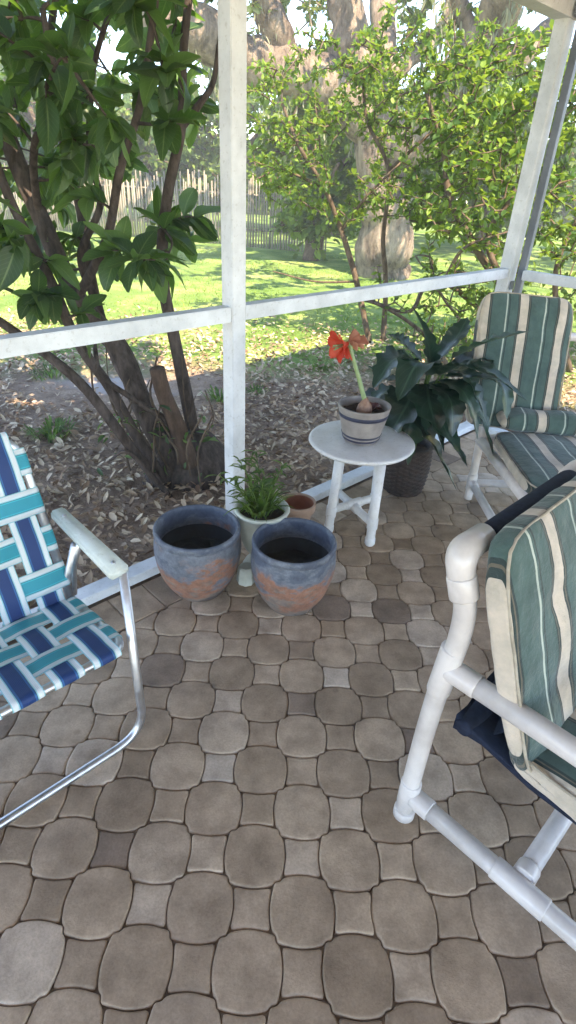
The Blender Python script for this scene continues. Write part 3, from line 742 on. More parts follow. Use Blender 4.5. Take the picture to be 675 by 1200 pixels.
# ------------------------------------------------------------------ webbed lawn chair
def lawn_chair():
    O = Vector((-.405, 1.118, 0)); ch, e1, e2 = frame_fn(O, -math.pi / 4)
    t = thing('lawn_chair', 'folding aluminium lawn chair with navy and teal woven webbing at left', 'chair', O)
    W = -.56; r = .0125
    hinge = (-.30, .365); top = (-.49, .835)
    # front leg loop: up from the floor bar to the arm on both sides
    mb = MB(); mb.tube(fillet([ch(-.0, 0, .625), ch(.0, 0, .0125 + .0), ch(.0, W, .0125), ch(-.0, W, .625)], .105, 14), r, 16); mb.build('front_leg', M_alu, t)
    mb = MB(); mb.tube(fillet([ch(-.22, -.022, .60), ch(-.58, -.022, .0125), ch(-.58, W + .022, .0125), ch(-.22, W + .022, .60)], .07, 10), r, 16); mb.build('rear_leg', M_alu, t)
    mb = MB(); iv = .035
    mb.tube(fillet([ch(hinge[0], -iv, hinge[1]), ch(.035, -iv, .415), ch(.035, W + iv, .415), ch(hinge[0], W + iv, hinge[1])], .06, 10), r, 16)
    mb.tube([ch(hinge[0], -iv, hinge[1]), ch(hinge[0], W + iv, hinge[1])], .006, 10)
    mb.build('seat_frame', M_alu, t)
    mb = MB(); mb.tube(fillet([ch(hinge[0], -iv, hinge[1]), ch(top[0], -iv, top[1]), ch(top[0], W + iv, top[1]), ch(hinge[0], W + iv, hinge[1])], .085, 12), r, 16)
    mb.build('back_frame', M_alu, t)
    for v in (-.012, W + .012):
        mb = MB()
        # arm: tapered plank with rounded edges, angled a little
        bm = bmesh.new(); bmesh.ops.create_cube(bm, size=1)
        for q in bm.verts: q.co = Vector((q.co.x * .35, q.co.y * (.052 if q.co.x > 0 else .040), q.co.z * .030))
        bmesh.ops.bevel(bm, geom=list(bm.edges), offset=.006, segments=3, affect='EDGES')
        rot = Matrix.Rotation(R(2), 3, 'Y')
        bm.verts.index_update(); c = ch(-.165, v, .637)
        mb.add([c + e1 * (rot @ q.co).x + e2 * q.co.y + Vector((0, 0, (rot @ q.co).z)) for q in bm.verts], [[q.index for q in f.verts] for f in bm.faces]); bm.free()
        mb.build('armrest', M_arm, t)
        mb = MB(); mb.tube([ch(-.20, v - .006, .615), ch(-.27, v - .006, .5), ch(-.31, v - .006, .37)], .008, 10); mb.build('arm_bracket', M_alu, t)
        for u in (-.02, -.29):
            mb = MB(); c = ch(u, v, .654 if u < -.1 else .646); mb.tube([c, c + Vector((0, 0, .003)), c + Vector((0, 0, .005))], [.007, .006, .002], 12); mb.build('rivet', M_alu, t)
    # webbing
    sw = .076
    def strap(name, m, pfun, ts, width_dir, over):
        """pfun(t)->(point, normal); offset by weave"""
        vs = []; fs = []; uv = []; ll = 0; prev = None; nx = 5
        th = .0016
        for t_ in ts:
            p, nrm = pfun(t_); p = p + nrm * over(t_)
            if prev is not None: ll += (p - prev).length
            prev = p
            for s_ in (1, -1):
                for k in range(nx):
                    a = k / (nx - 1); q = p + width_dir * (a - .5) * sw + nrm * (s_ * th / 2 - .0012 * (2 * a - 1) ** 2)
                    vs.append(q); uv.append((a, ll))
        m2 = nx * 2
        for i in range(len(ts) - 1):
            for k in range(nx - 1):
                a = i * m2 + k; fs.append((a, a + 1, a + m2 + 1, a + m2)); b = a + nx; fs.append((b, b + m2, b + m2 + 1, b + 1))
            for k in (0, nx - 1):
                a = i * m2 + k; fs.append((a, a + m2, a + m2 + nx, a + nx))
        mb = MB(); mb.add(vs, fs); return mb.build(name, m, t, uv=uv)
    def wrap(p0, p1, nrm, lift=.0135):
        """flat run p0->p1 above a tube plane, ends curl around tubes"""
        d = (p1 - p0).normalized(); Lh = (p1 - p0).length; rr = r + .0015
        def f(s):   # s in [-1.57.., L+..] handled as param: negative = angle around first tube
            if s < 0:
                a = min(-s / rr, 2.6); return p0 - d * rr * math.sin(a) + nrm * rr * math.cos(a), (nrm * math.cos(a) - d * math.sin(a))
            if s > Lh:
                a = min((s - Lh) / rr, 2.6); return p1 + d * rr * math.sin(a) + nrm * rr * math.cos(a), (nrm * math.cos(a) + d * math.sin(a))
            return p0 + d * s + nrm * rr, nrm
        n = max(8, int(Lh / .009)); ts = [-rr * a for a in (2.5, 2, 1.5, 1, .5)] + [Lh * i / n for i in range(n + 1)] + [Lh + rr * a for a in (.5, 1, 1.5, 2, 2.5)]
        return f, ts, Lh
    # seat grid
    vedge0, vedge1 = -iv, W + iv
    cross_v = [vedge0 - .058 - i * .1 for i in range(5)]         # centres of the straps running front to back
    sN = (Vector((0, 0, 1)) - e1 * (.04 / .335)).normalized()
    h = ch(hinge[0], 0, hinge[1]); fr = ch(.035, 0, .415); sl = (fr - h).length; sd = (fr - h).normalized()
    seat_s = [.055, .155, .255]
    for i, v in enumerate(cross_v):
        p0 = h + e2 * v; p1 = fr + e2 * v; f, ts, Lh = wrap(p0, p1, sN)
        def ov(s, i=i): 
            return sum(.0034 * (1 if (i + j) % 2 == 0 else -1) * math.exp(-((s - q) / .036) ** 4) for j, q in enumerate(seat_s))
        strap('seat_strap', M_navyweb, f, ts, e2, ov)
    for j, q in enumerate(seat_s):
        p0 = h + sd * q + e2 * vedge0; p1 = h + sd * q + e2 * vedge1; f, ts, Lh = wrap(p0, p1, sN)
        def ov(s, j=j): return -sum(.0034 * (1 if (i + j) % 2 == 0 else -1) * math.exp(-((s - (vedge0 - v)) / .036) ** 4) for i, v in enumerate(cross_v))
        strap('seat_strap', M_tealweb, f, ts, sd, ov)
    tp = ch(top[0], 0, top[1]); bd = (tp - h).normalized(); bl = (tp - h).length; bN = e2.cross(bd).normalized()
    if bN.dot(e1) < 0: bN = -bN
    back_s = [.085, .20, .315, .43]
    for i, v in enumerate(cross_v):
        p0 = h + e2 * v; p1 = tp + e2 * v; f, ts, Lh = wrap(p0, p1, bN)
        def ov(s, i=i): return sum(.0034 * (1 if (i + j) % 2 else -1) * math.exp(-((s - q) / .036) ** 4) for j, q in enumerate(back_s))
        strap('back_strap', M_navyweb, f, ts, e2, ov)
    for j, q in enumerate(back_s):
        p0 = h + bd * q + e2 * vedge0; p1 = h + bd * q + e2 * vedge1; f, ts, Lh = wrap(p0, p1, bN)
        def ov(s, j=j): return -sum(.0034 * (1 if (i + j) % 2 else -1) * math.exp(-((s - (vedge0 - v)) / .036) ** 4) for i, v in enumerate(cross_v))
        strap('back_strap', M_tealweb, f, ts, bd, ov)
lawn_chair()

# ------------------------------------------------------------------ side table
M_table = mat_paint('white_table_plastic', (232, 232, 232), (208, 207, 205), .4)
def table():
    M_pvc = M_table; c = Vector((.318, 2.375, 0)); t = thing('side_table', 'round white plastic side table with crossed stretchers holding a striped pot', 'table', c)
    H = .468
    prof = [(0, -.020), (.20, -.020), (.232, -.018), (.240, -.010), (.241, -.004), (.236, 0.001), (.225, .002), (0, .0)]
    mb = MB(); vs = []
    mb.lathe(prof, 64, .012, (c.x, c.y, H)); mb.build('tabletop', M_pvc, t, sharp=60)
    feet = [(.393, 2.215), (.20, 2.31), (.236, 2.54), (.432, 2.46)]
    tops = [(.40, 2.25), (.225, 2.325), (.25, 2.50), (.42, 2.44)]
    for (a, b), (p, q) in zip(feet, tops):
        mb = MB(); mb.tube([(a, b, 0), (a, b, .006), (p, q, H - .018)], [.017, .021, .023], 18)
        A = Vector((a, b, 0)); B = Vector((p, q, H - .018)); fitting(mb, A.lerp(B, .02), A.lerp(B, .09), .0245); fitting(mb, A.lerp(B, .2), A.lerp(B, .32), .0255); mb.build('leg', M_pvc, t)
    for i, j, z in ((0, 2, .115), (1, 3, .125)):
        A = Vector((*feet[i], 0)).lerp(Vector((*tops[i], H)), z / H); B = Vector((*feet[j], 0)).lerp(Vector((*tops[j], H)), z / H)
        mb = MB(); mb.tube([A, B], .0195, 18); mm = (A + B) / 2; d = (B - A).normalized(); fitting(mb, mm - d * .045, mm + d * .045, .0235); mb.build('stretcher', M_pvc, t)
    return H
TH = table()

# ------------------------------------------------------------------ pots
def big_pot(loc, rad, h, m, label, seed):
    t = thing('planter_pot', label, 'planter', loc, 'big glazed planter pots')
    P = [(0, 0), (.54, 0), (.60, .012), (.66, .06), (.79, .18), (.90, .32), (.975, .48), (1.01, .64), (1.01, .78), (.985, .87), (.975, .90), (.995, .925), (1.0, .965), (.98, .995), (.935, 1.0), (.905, .975), (.895, .93), (.90, .80), (.90, .70)]
    prof = [(p.x, p.z) for p in cat_path([Vector((a * rad, 0, b * h)) for a, b in P], 3)]
    mb = MB(); mb.lathe(prof, 72, .012)
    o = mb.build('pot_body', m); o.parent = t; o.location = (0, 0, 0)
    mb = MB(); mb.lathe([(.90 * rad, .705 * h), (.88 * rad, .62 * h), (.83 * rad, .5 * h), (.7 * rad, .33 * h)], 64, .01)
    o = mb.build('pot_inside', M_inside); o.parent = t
    mb = MB(); vs = [(0, 0, 0.52 * h)]; fs = []; n = 64; rings = 22
    for j in range(1, rings + 1):
        for k in range(n):
            a = 2 * math.pi * k / n; q = .845 * rad * j / rings; x, y = q * math.cos(a), q * math.sin(a)
            vs.append((x, y, 0.52 * h + .016 * noise.noise(Vector((x * 22 + seed, y * 22, 0))) + .006 * noise.noise(Vector((x * 90, y * 90, seed)))))
    for k in range(n): fs.append((0, 1 + k, 1 + (k + 1) % n))
    for j in range(rings - 1):
        for k in range(n): a = 1 + j * n; fs.append((a + k, a + n + k, a + n + (k + 1) % n, a + (k + 1) % n))
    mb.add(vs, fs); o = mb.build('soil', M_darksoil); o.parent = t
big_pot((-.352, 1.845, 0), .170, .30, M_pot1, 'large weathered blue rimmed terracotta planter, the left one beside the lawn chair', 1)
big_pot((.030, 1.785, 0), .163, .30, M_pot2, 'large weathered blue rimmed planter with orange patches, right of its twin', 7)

def soil_disc(t, rad, z, m=M_soil):
    mb = MB(); vs = [(0, 0, z)]; n = 32; R_ = 6
    for j in range(1, R_ + 1):
        for k in range(n):
            a = 2 * math.pi * k / n; q = rad * j / R_; vs.append((q * math.cos(a), q * math.sin(a), z + random.uniform(-.004, .006)))
    fs = [(0, 1 + k, 1 + (k + 1) % n) for k in range(n)]
    for j in range(R_ - 1):
        for k in range(n): a = 1 + j * n; fs.append((a + k, a + n + k, a + n + (k + 1) % n, a + (k + 1) % n))
    mb.add(vs, fs); o = mb.build('soil', m); o.parent = t; return o

def blade(mb, uv, path, widths, side=None):
    """curved strap leaf with a fold, following path"""
    P = [Vector(p) for p in path]; n = len(P); vs = []; fs = []
    for i in range(n):
        T = (P[min(i + 1, n - 1)] - P[max(i - 1, 0)]).normalized()
        s = T.cross(side if side is not None else Vector((0, 0, 1)))
        if s.length < .1: s = T.cross(Vector((0, 1, 0)))
        s.normalize(); nn = s.cross(T); w = widths[i]
        wav = .12 * w * math.sin(i * 1.7)
        vs += [P[i] - s * w + nn * (w * .28 + wav), P[i] - s * w * .5 + nn * w * .07, P[i], P[i] + s * w * .5 + nn * w * .07, P[i] + s * w + nn * (w * .28 - wav)]
    for i in range(n - 1):
        for k in range(4): a = i * 5 + k; fs.append((a, a + 1, a + 6, a + 5))
    if uv is not None: uv += [(k / 4, i / (n - 1)) for i in range(n) for k in range(5)]
    mb.add(vs, fs)

def white_planter():
    loc = Vector((-.108, 2.0, 0)); t = thing('potted_plant', 'grassy green plant in an aged white pedestal pot behind the two blue planters', 'plant', loc)
    h = .32; r = .122
    prof = [(0, 0), (.075, 0), (.08, .015), (.07, .035), (.05, .06), (.048, .08), (.075, .12), (.097, .18), (.106, .25), (.103, .28), (.112, .29), (.116, .30), (.113, .306), (.100, .306), (.094, .295), (.092, .26)]
    mb = MB(); mb.lathe(prof, 56, .006); o = mb.build('pot', M_cream); o.parent = t
    soil_disc(t, .094, .275)
    # small white tag-like foot block in front (part of the pot's feet)
    mb = MB(); rnd = random.Random(5)
    for i in range(120):
        a = rnd.uniform(0, 2 * math.pi); rr = rnd.uniform(0, .05); L0 = rnd.uniform(.10, .22); out = rnd.uniform(.3, 1.0)
        bx, by = rr * math.cos(a) - .01, rr * math.sin(a); pts = []; n = 7
        for k in range(n):
            s = k / (n - 1); pts.append(Vector((bx + math.cos(a) * out * L0 * s * .8, by + math.sin(a) * out * L0 * s * .8, .28 + L0 * (s * 1.0 - out * .75 * s * s))))
        w = rnd.uniform(.003, .007); blade(mb, None, pts, [w * .5, w, w * 1.1, w, w * .8, w * .5, .0006])
    # taller leafy stems
    for (dx, dy, hh) in ((-.06, .02, .30), (-.02, .04, .34), (.05, .05, .26), (-.11, .0, .22), (.0, -.01, .2)):
        st = cat_path([Vector((dx * .3, dy * .3, .28)), Vector((dx * .7, dy * .7, .28 + hh * .4)), Vector((dx * 1.6, dy * 1.2, .28 + hh * .75))], 5)
        mb.tube(st, .002, 6)
        for i, p in enumerate(st[3:]):
            for q in range(3):
                a = rnd.uniform(0, 6.28); d = Vector((math.cos(a), math.sin(a), .35)); l = rnd.uniform(.04, .075)
                blade(mb, None, [p, p + d * l * .35, p + d * l * .7 + Vector((0, 0, -.004)), p + d * l + Vector((0, 0, -.016))], [.001, .006, .005, .0005])
    o = mb.build('foliage', M_lily); o.parent = t
white_planter()
# pale stone block between the pots
def block():
    mb = MB(); mb.lathe([(0, 0), (.036, 0), (.040, .006), (.038, .05), (.034, .075), (.028, .082), (0, .082)], 8, .05)
    o = mb.build('stone_block', M_cream, smooth=False); o.location = (-.163, 1.862 + .03, 0); tag(o, 'small pale chunky block standing between the two blue planters', 'block')
block()

def small_terra():
    loc = (.046, 2.335, 0); t = thing('flower_pot', 'small empty terracotta pot behind the right blue planter', 'pot', loc)
    mb = MB(); mb.lathe([(0, 0), (.052, 0), (.056, .004), (.072, .10), (.075, .105), (.084, .107), (.087, .145), (.084, .15), (.078, .15), (.076, .14)], 48, .004); o = mb.build('pot_body', M_terraout); o.parent = t
    mb = MB(); mb.lathe([(.0765, .143), (.070, .09), (.062, .05), (.05, .03), (0, .03)], 48, .004); o = mb.build('pot_inside', M_terra); o.parent = t
small_terra()

def amaryllis():
    loc = Vector((.312, 2.372, TH + .003)); t = thing('potted_flower', 'red amaryllis in a grey pot with navy bands on the white table', 'flower', loc)
    h = .165; rb, rt = .078, .117
    R_ = lambda z: rb + (rt - rb) * (z / h) ** .9
    mb = MB(); mb.lathe([(0, 0), (rb - .004, 0), (rb, .004)] + [(R_(z), z) for z in (.02, .05, .08, .11, .14, .158)] + [(rt, h), (rt - .006, h + .002), (rt - .011, h - .003), (rt - .015, h - .03)], 56, .004)
    o = mb.build('pot', M_stone); o.parent = t
    for z0, z1 in ((.118, .136), (.030, .040), (.012, .022)):
        mb = MB(); mb.lathe([(R_(z0) + .0005, z0), (R_(z0) + .0022, z0 + .001), (R_(z1) + .0022, z1 - .001), (R_(z1) + .0005, z1)], 56, .004); b = mb.build('painted_band', M_band); b.parent = o
    soil_disc(t, rt - .016, h - .035)
    mb = MB(); mb.lathe([(.0, .115), (.030, .118), (.036, .14), (.030, .165), (.016, .185), (.009, .2)], 20, .06, (0, -.01, 0)); o = mb.build('bulb', M_bulb); o.parent = t
    def W(x, y, Y=2.37): return at(x, y, Y) - loc
    mb = MB(); pts = cat_path([Vector((.0, -.01, .18)), W(421, 445), W(415, 424), W(409, 402)], 6); mb.tube(pts, [.0105 - .003 * i / len(pts) for i in range(len(pts))], 12); o = mb.build('stem', M_stem); o.parent = t
    tip = pts[-1]
    # open red trumpet facing left; six overlapping ruffled petals and stamens
    fl = MB(); ax = Vector((-.82, -.52, -.16)).normalized(); c0 = tip + ax * .006
    up = Vector((0, 0, 1)); s1 = ax.cross(up).normalized(); s2 = s1.cross(ax)
    for k in range(6):
        a0 = 2 * math.pi * k / 6 + .2; Lp = .088 if k % 2 else .080; n = 12; m_ = 11; vs = []; fs = []
        for i in range(n):
            s = i / (n - 1); rr = .008 + .052 * s ** 1.5 + .006 * s; half = (math.pi / 6 * 1.25) * (1 if s < .6 else math.sqrt(max(.02, 1 - ((s - .6) / .42) ** 2)))
            for j in range(m_):
                b = (j / (m_ - 1) - .5) * 2; a = a0 + b * half; rad = s1 * math.cos(a) + s2 * math.sin(a)
                q = rr * (1 + .08 * math.sin(b * 7 + k) * s + (.04 if k % 2 else 0)) - .004 * b * b * s
                vs.append(c0 + ax * (Lp * (s - .28 * s ** 3)) + rad * q)
        for i in range(n - 1):
            for j in range(m_ - 1): q = i * m_ + j; fs.append((q, q + 1, q + m_ + 1, q + m_))
        fl.add(vs, fs)
    o = fl.build('flower', M_petal); o.parent = t
    fl = MB()
    for k in range(6): e = c0 + ax * .07 + s1 * .010 * math.cos(k) + s2 * .010 * math.sin(k); fl.tube([c0, c0.lerp(e, .6), e], [.0012, .0012, .0022], 6)
    o = fl.build('stamens', M_stem); o.parent = t
    wl = MB(); rnd = random.Random(2)
    for base, cnt, dv in ((tip, 5, Vector((.25, -.1, .35))), (tip, 6, Vector((.75, .05, .25)))):
        for i in range(cnt):
            d = (dv + Vector((rnd.uniform(-.3, .3), rnd.uniform(-.4, .3), rnd.uniform(-.3, .4)))).normalized(); l = rnd.uniform(.05, .085)
            pts = [base + Vector((0, 0, -.003)), base + d * l * .4, base + d * l * .8 + Vector((0, 0, -.008)), base + d * l + Vector((.004, 0, -.028))]
            blade(wl, None, pts, [.005, .011, .014, .004], side=Vector((rnd.uniform(-.4, .4), 1, rnd.uniform(-.3, .3))))
    o = wl.build('wilted_flower', M_wilt); o.parent = t
    wl = MB()
    for i in range(4):
        d = Vector((rnd.uniform(-.25, .35), rnd.uniform(-.2, .1), -1)).normalized(); l = rnd.uniform(.05, .075)
        blade(wl, None, [tip, tip + d * l * .5 + Vector((.004 * i - .01, 0, 0)), tip + d * l], [.004, .010, .003], side=Vector((0, 1, 0)))
    o = wl.build('drooping_petal', M_petal); o.parent = t
    dr = MB()
    for i in range(9):
        a = rnd.uniform(-.9, 1.6); d = Vector((math.cos(a), math.sin(a) * .8, .55 + rnd.uniform(-.1, .4))).normalized(); l = rnd.uniform(.045, .075)
        b = Vector((.03, .0, .13)); blade(dr, None, [b, b + d * l * .4, b + d * l * .75 + Vector((0, 0, .002)), b + d * l + Vector((0, 0, -.012))], [.006, .018, .015, .002])
    o = dr.build('red_leaves', M_darkred); o.parent = t
amaryllis()

def broad_plant():
    loc = Vector((.635, 2.80, 0)); t = thing('potted_plant', 'drooping dark broad leaved plant in a dark wicker basket beside the table', 'plant', loc)
    # woven basket: ribs bulging outwards row by row
    h = .27; mb = MB(); vs = []; fs = []; rows = 44; seg = 96
    for j in range(rows + 1):
        z = h * j / rows; rr = .098 + .028 * math.sin(math.pi * min(1, z / h * .62 + .08))
        for k in range(seg):
            a = 2 * math.pi * k / seg; wv = .006 * math.sin(k * 2 * math.pi / 8 + (math.pi if (j // 2) % 2 else 0)) * (1 if j % 2 else .3)
            vs.append(((rr + wv) * math.cos(a), (rr + wv) * math.sin(a), z))
    for j in range(rows):
        for k in range(seg): fs.append((j * seg + k, j * seg + (k + 1) % seg, (j + 1) * seg + (k + 1) % seg, (j + 1) * seg + k))
    mb.add(vs, fs); mb.lathe([(.125, h), (.13, h + .006), (.118, h + .012), (.108, h + .004), (.105, h - .05)], 48)
    o = mb.build('basket', M_basket); o.parent = t
    soil_disc(t, .105, h - .03)
    rnd = random.Random(12); st = MB(); lf = MB(); luv = []
    def leafp(base, p1, p2, p3, w):
        """petiole base->p1, blade p1->p2->p3, folded"""
        pts = cat_path([base, base.lerp(p1, .55) + Vector((0, 0, .03)), p1], 5); st.tube(pts, .0045, 8)
        bl = cat_path([p1, p2, p3], 11); n = len(bl); prof = []
        for i in range(n):
            s = i / (n - 1); prof.append(w * (math.sin(math.pi * (s ** .75)) ** .8) + .001)
        rg = rnd.uniform(0, 9)
        blade(lf, luv, bl, [q * 1.25 * (1 + .13 * math.sin(i * 1.9 + rg) + .07 * math.sin(i * 4.1 + rg)) for i, q in enumerate(prof)])
    def A(x, y, Y): return at(x, y, Y) - loc
    base = Vector((0, 0, h - .03))
    # leaves that the photograph shows, tip and shoulder positions
    spec_ = [((505, 432, 2.75), (500, 395, 2.72), (482, 358, 2.7), .045), ((530, 420, 2.72), (570, 402, 2.6), (622, 388, 2.52), .05),
             ((520, 430, 2.68), (565, 432, 2.52), (618, 470, 2.42), .05), ((500, 440, 2.7), (465, 420, 2.66), (437, 455, 2.6), .075),
             ((490, 450, 2.7), (475, 478, 2.56), (450, 520, 2.5), .085), ((505, 455, 2.64), (520, 500, 2.48), (548, 548, 2.42), .075),
             ((515, 445, 2.62), (545, 462, 2.46), (560, 515, 2.4), .055), ((520, 440, 2.62), (585, 448, 2.5), (594, 492, 2.44), .045),
             ((500, 450, 2.6), (505, 480, 2.45), (520, 530, 2.4), .08), ((480, 440, 2.74), (455, 445, 2.78), (430, 428, 2.82), .035),
             ((510, 425, 2.84), (535, 395, 2.86), (548, 372, 2.9), .055), ((495, 425, 2.82), (470, 400, 2.86), (455, 392, 2.9), .05),
             ((525, 440, 2.8), (560, 420, 2.84), (590, 440, 2.86), .06), ((500, 460, 2.66), (480, 500, 2.58), (478, 545, 2.55), .08),
             ((515, 452, 2.7), (555, 475, 2.56), (580, 540, 2.5), .06), ((505, 440, 2.66), (490, 425, 2.55), (466, 470, 2.46), .075),
             ((520, 435, 2.7), (548, 440, 2.55), (572, 500, 2.47), .05), ((508, 450, 2.6), (528, 470, 2.44), (530, 512, 2.38), .055),
             ((512, 445, 2.7), (500, 500, 2.56), (535, 575, 2.52), .07), ((515, 440, 2.62), (540, 428, 2.5), (575, 440, 2.42), .045)]
    for p1, p2, p3, w in spec_: leafp(base + Vector((rnd.uniform(-.03, .03), rnd.uniform(-.03, .03), 0)), A(*p1), A(*p2), A(*p3), w)
    for i in range(14):
        a = rnd.uniform(0, 6.28); rr = rnd.uniform(.06, .16); z = rnd.uniform(.42, .62)
        p1 = Vector((math.cos(a) * rr * .5, math.sin(a) * rr * .5, z)); p2 = Vector((math.cos(a) * (rr + .1), math.sin(a) * (rr + .1) , z + .05)); p3 = Vector((math.cos(a) * (rr + .2), math.sin(a) * (rr + .18), z - .14))
        if p3.y > .1 or p3.x > .22: continue
        leafp(base, p1, p2, p3, rnd.uniform(.04, .065))
    o = st.build('stems', M_lily); o.parent = t; o = lf.build('leaves', M_broad, uv=luv); o.parent = t
broad_plant()

# ------------------------------------------------------------------ trees
def skeleton(mb, lines, seg=14, lump=.08):
    """lines: (points, r0, r1); returns nodes with radius"""
    nodes = []
    for pts, r0_, r1_ in lines:
        P = cat_path(pts, 7); n = len(P); rr = []
        for i, p in enumerate(P):
            q = r0_ + (r1_ - r0_) * i / (n - 1); q *= 1 + lump * noise.noise(p * 4.3); rr.append(q)
            p2 = p + Vector((noise.noise(p * 3 + Vector((9, 0, 0))), noise.noise(p * 3 + Vector((0, 9, 0))), 0)) * q * .25; P[i] = p2
            nodes.append((p2, q))
        mb.tube(P, rr, seg)
    return nodes
def twigs_and_leaves(t, nodes, tips, leafargs, per, lsize, twig_m, rnd, spread=.9, back=.25, twr=.004, name='foliage', mb=None):
    tw = mb; pos = []; dr = []; sz = []
    NP = np.zeros((len(nodes) + len(tips) * 6 + 8, 3)); nn_ = len(nodes); NP[:nn_] = [tuple(p) for p, q in nodes]
    TP = np.array(tips); d0 = np.array([np.min(np.linalg.norm(NP[:nn_] - q, axis=1)) for q in TP]); tips = [tips[i] for i in np.argsort(d0)]
    for tip in tips:
        Q = NP[:nn_]; d = np.linalg.norm(Q - np.array(tip), axis=1); i = int(np.argmin(d + .25 * np.maximum(0, Q[:, 2] - tip[2])))
        a = Vector(NP[i]); b = Vector(tip); mid = a.lerp(b, .55) + Vector((rnd.uniform(-1, 1), rnd.uniform(-1, 1), rnd.uniform(-.3, .8))) * (b - a).length * .15
        P = cat_path([a, mid, b], 4); n = len(P)
        for k in (2, 4, 6): NP[nn_] = tuple(P[min(k, n - 1)]); nn_ += 1
        tw.tube(P, [twr * (2.0 - 1.5 * k / (n - 1)) for k in range(n)], 5, cap=False)
        ax = (P[-1] - P[-3]).normalized()
        for k in range(per):
            s = rnd.random() ** 1.5; p = b - ax * (s * back) 
            v = Vector((rnd.gauss(0, 1), rnd.gauss(0, 1), rnd.gauss(0, .8))).normalized(); v = (v * spread + ax * .7).normalized()
            pos.append(p); dr.append(v); sz.append(lsize * rnd.uniform(.6, 1.25))
    tw.build('trunk', twig_m, t)
    if leafargs.get('fine'): return fine_leaves(name, leafargs['m'], [tuple(p) for p in pos], [tuple(v) for v in dr], sz, leafargs['w'], .08, leafargs['droop'], t)
    return leaf_mesh(name, leafargs['m'], [tuple(p) for p in pos], [tuple(v) for v in dr], sz, leafargs.get('w', .4), leafargs.get('fold', .1), leafargs.get('droop', .25), t)

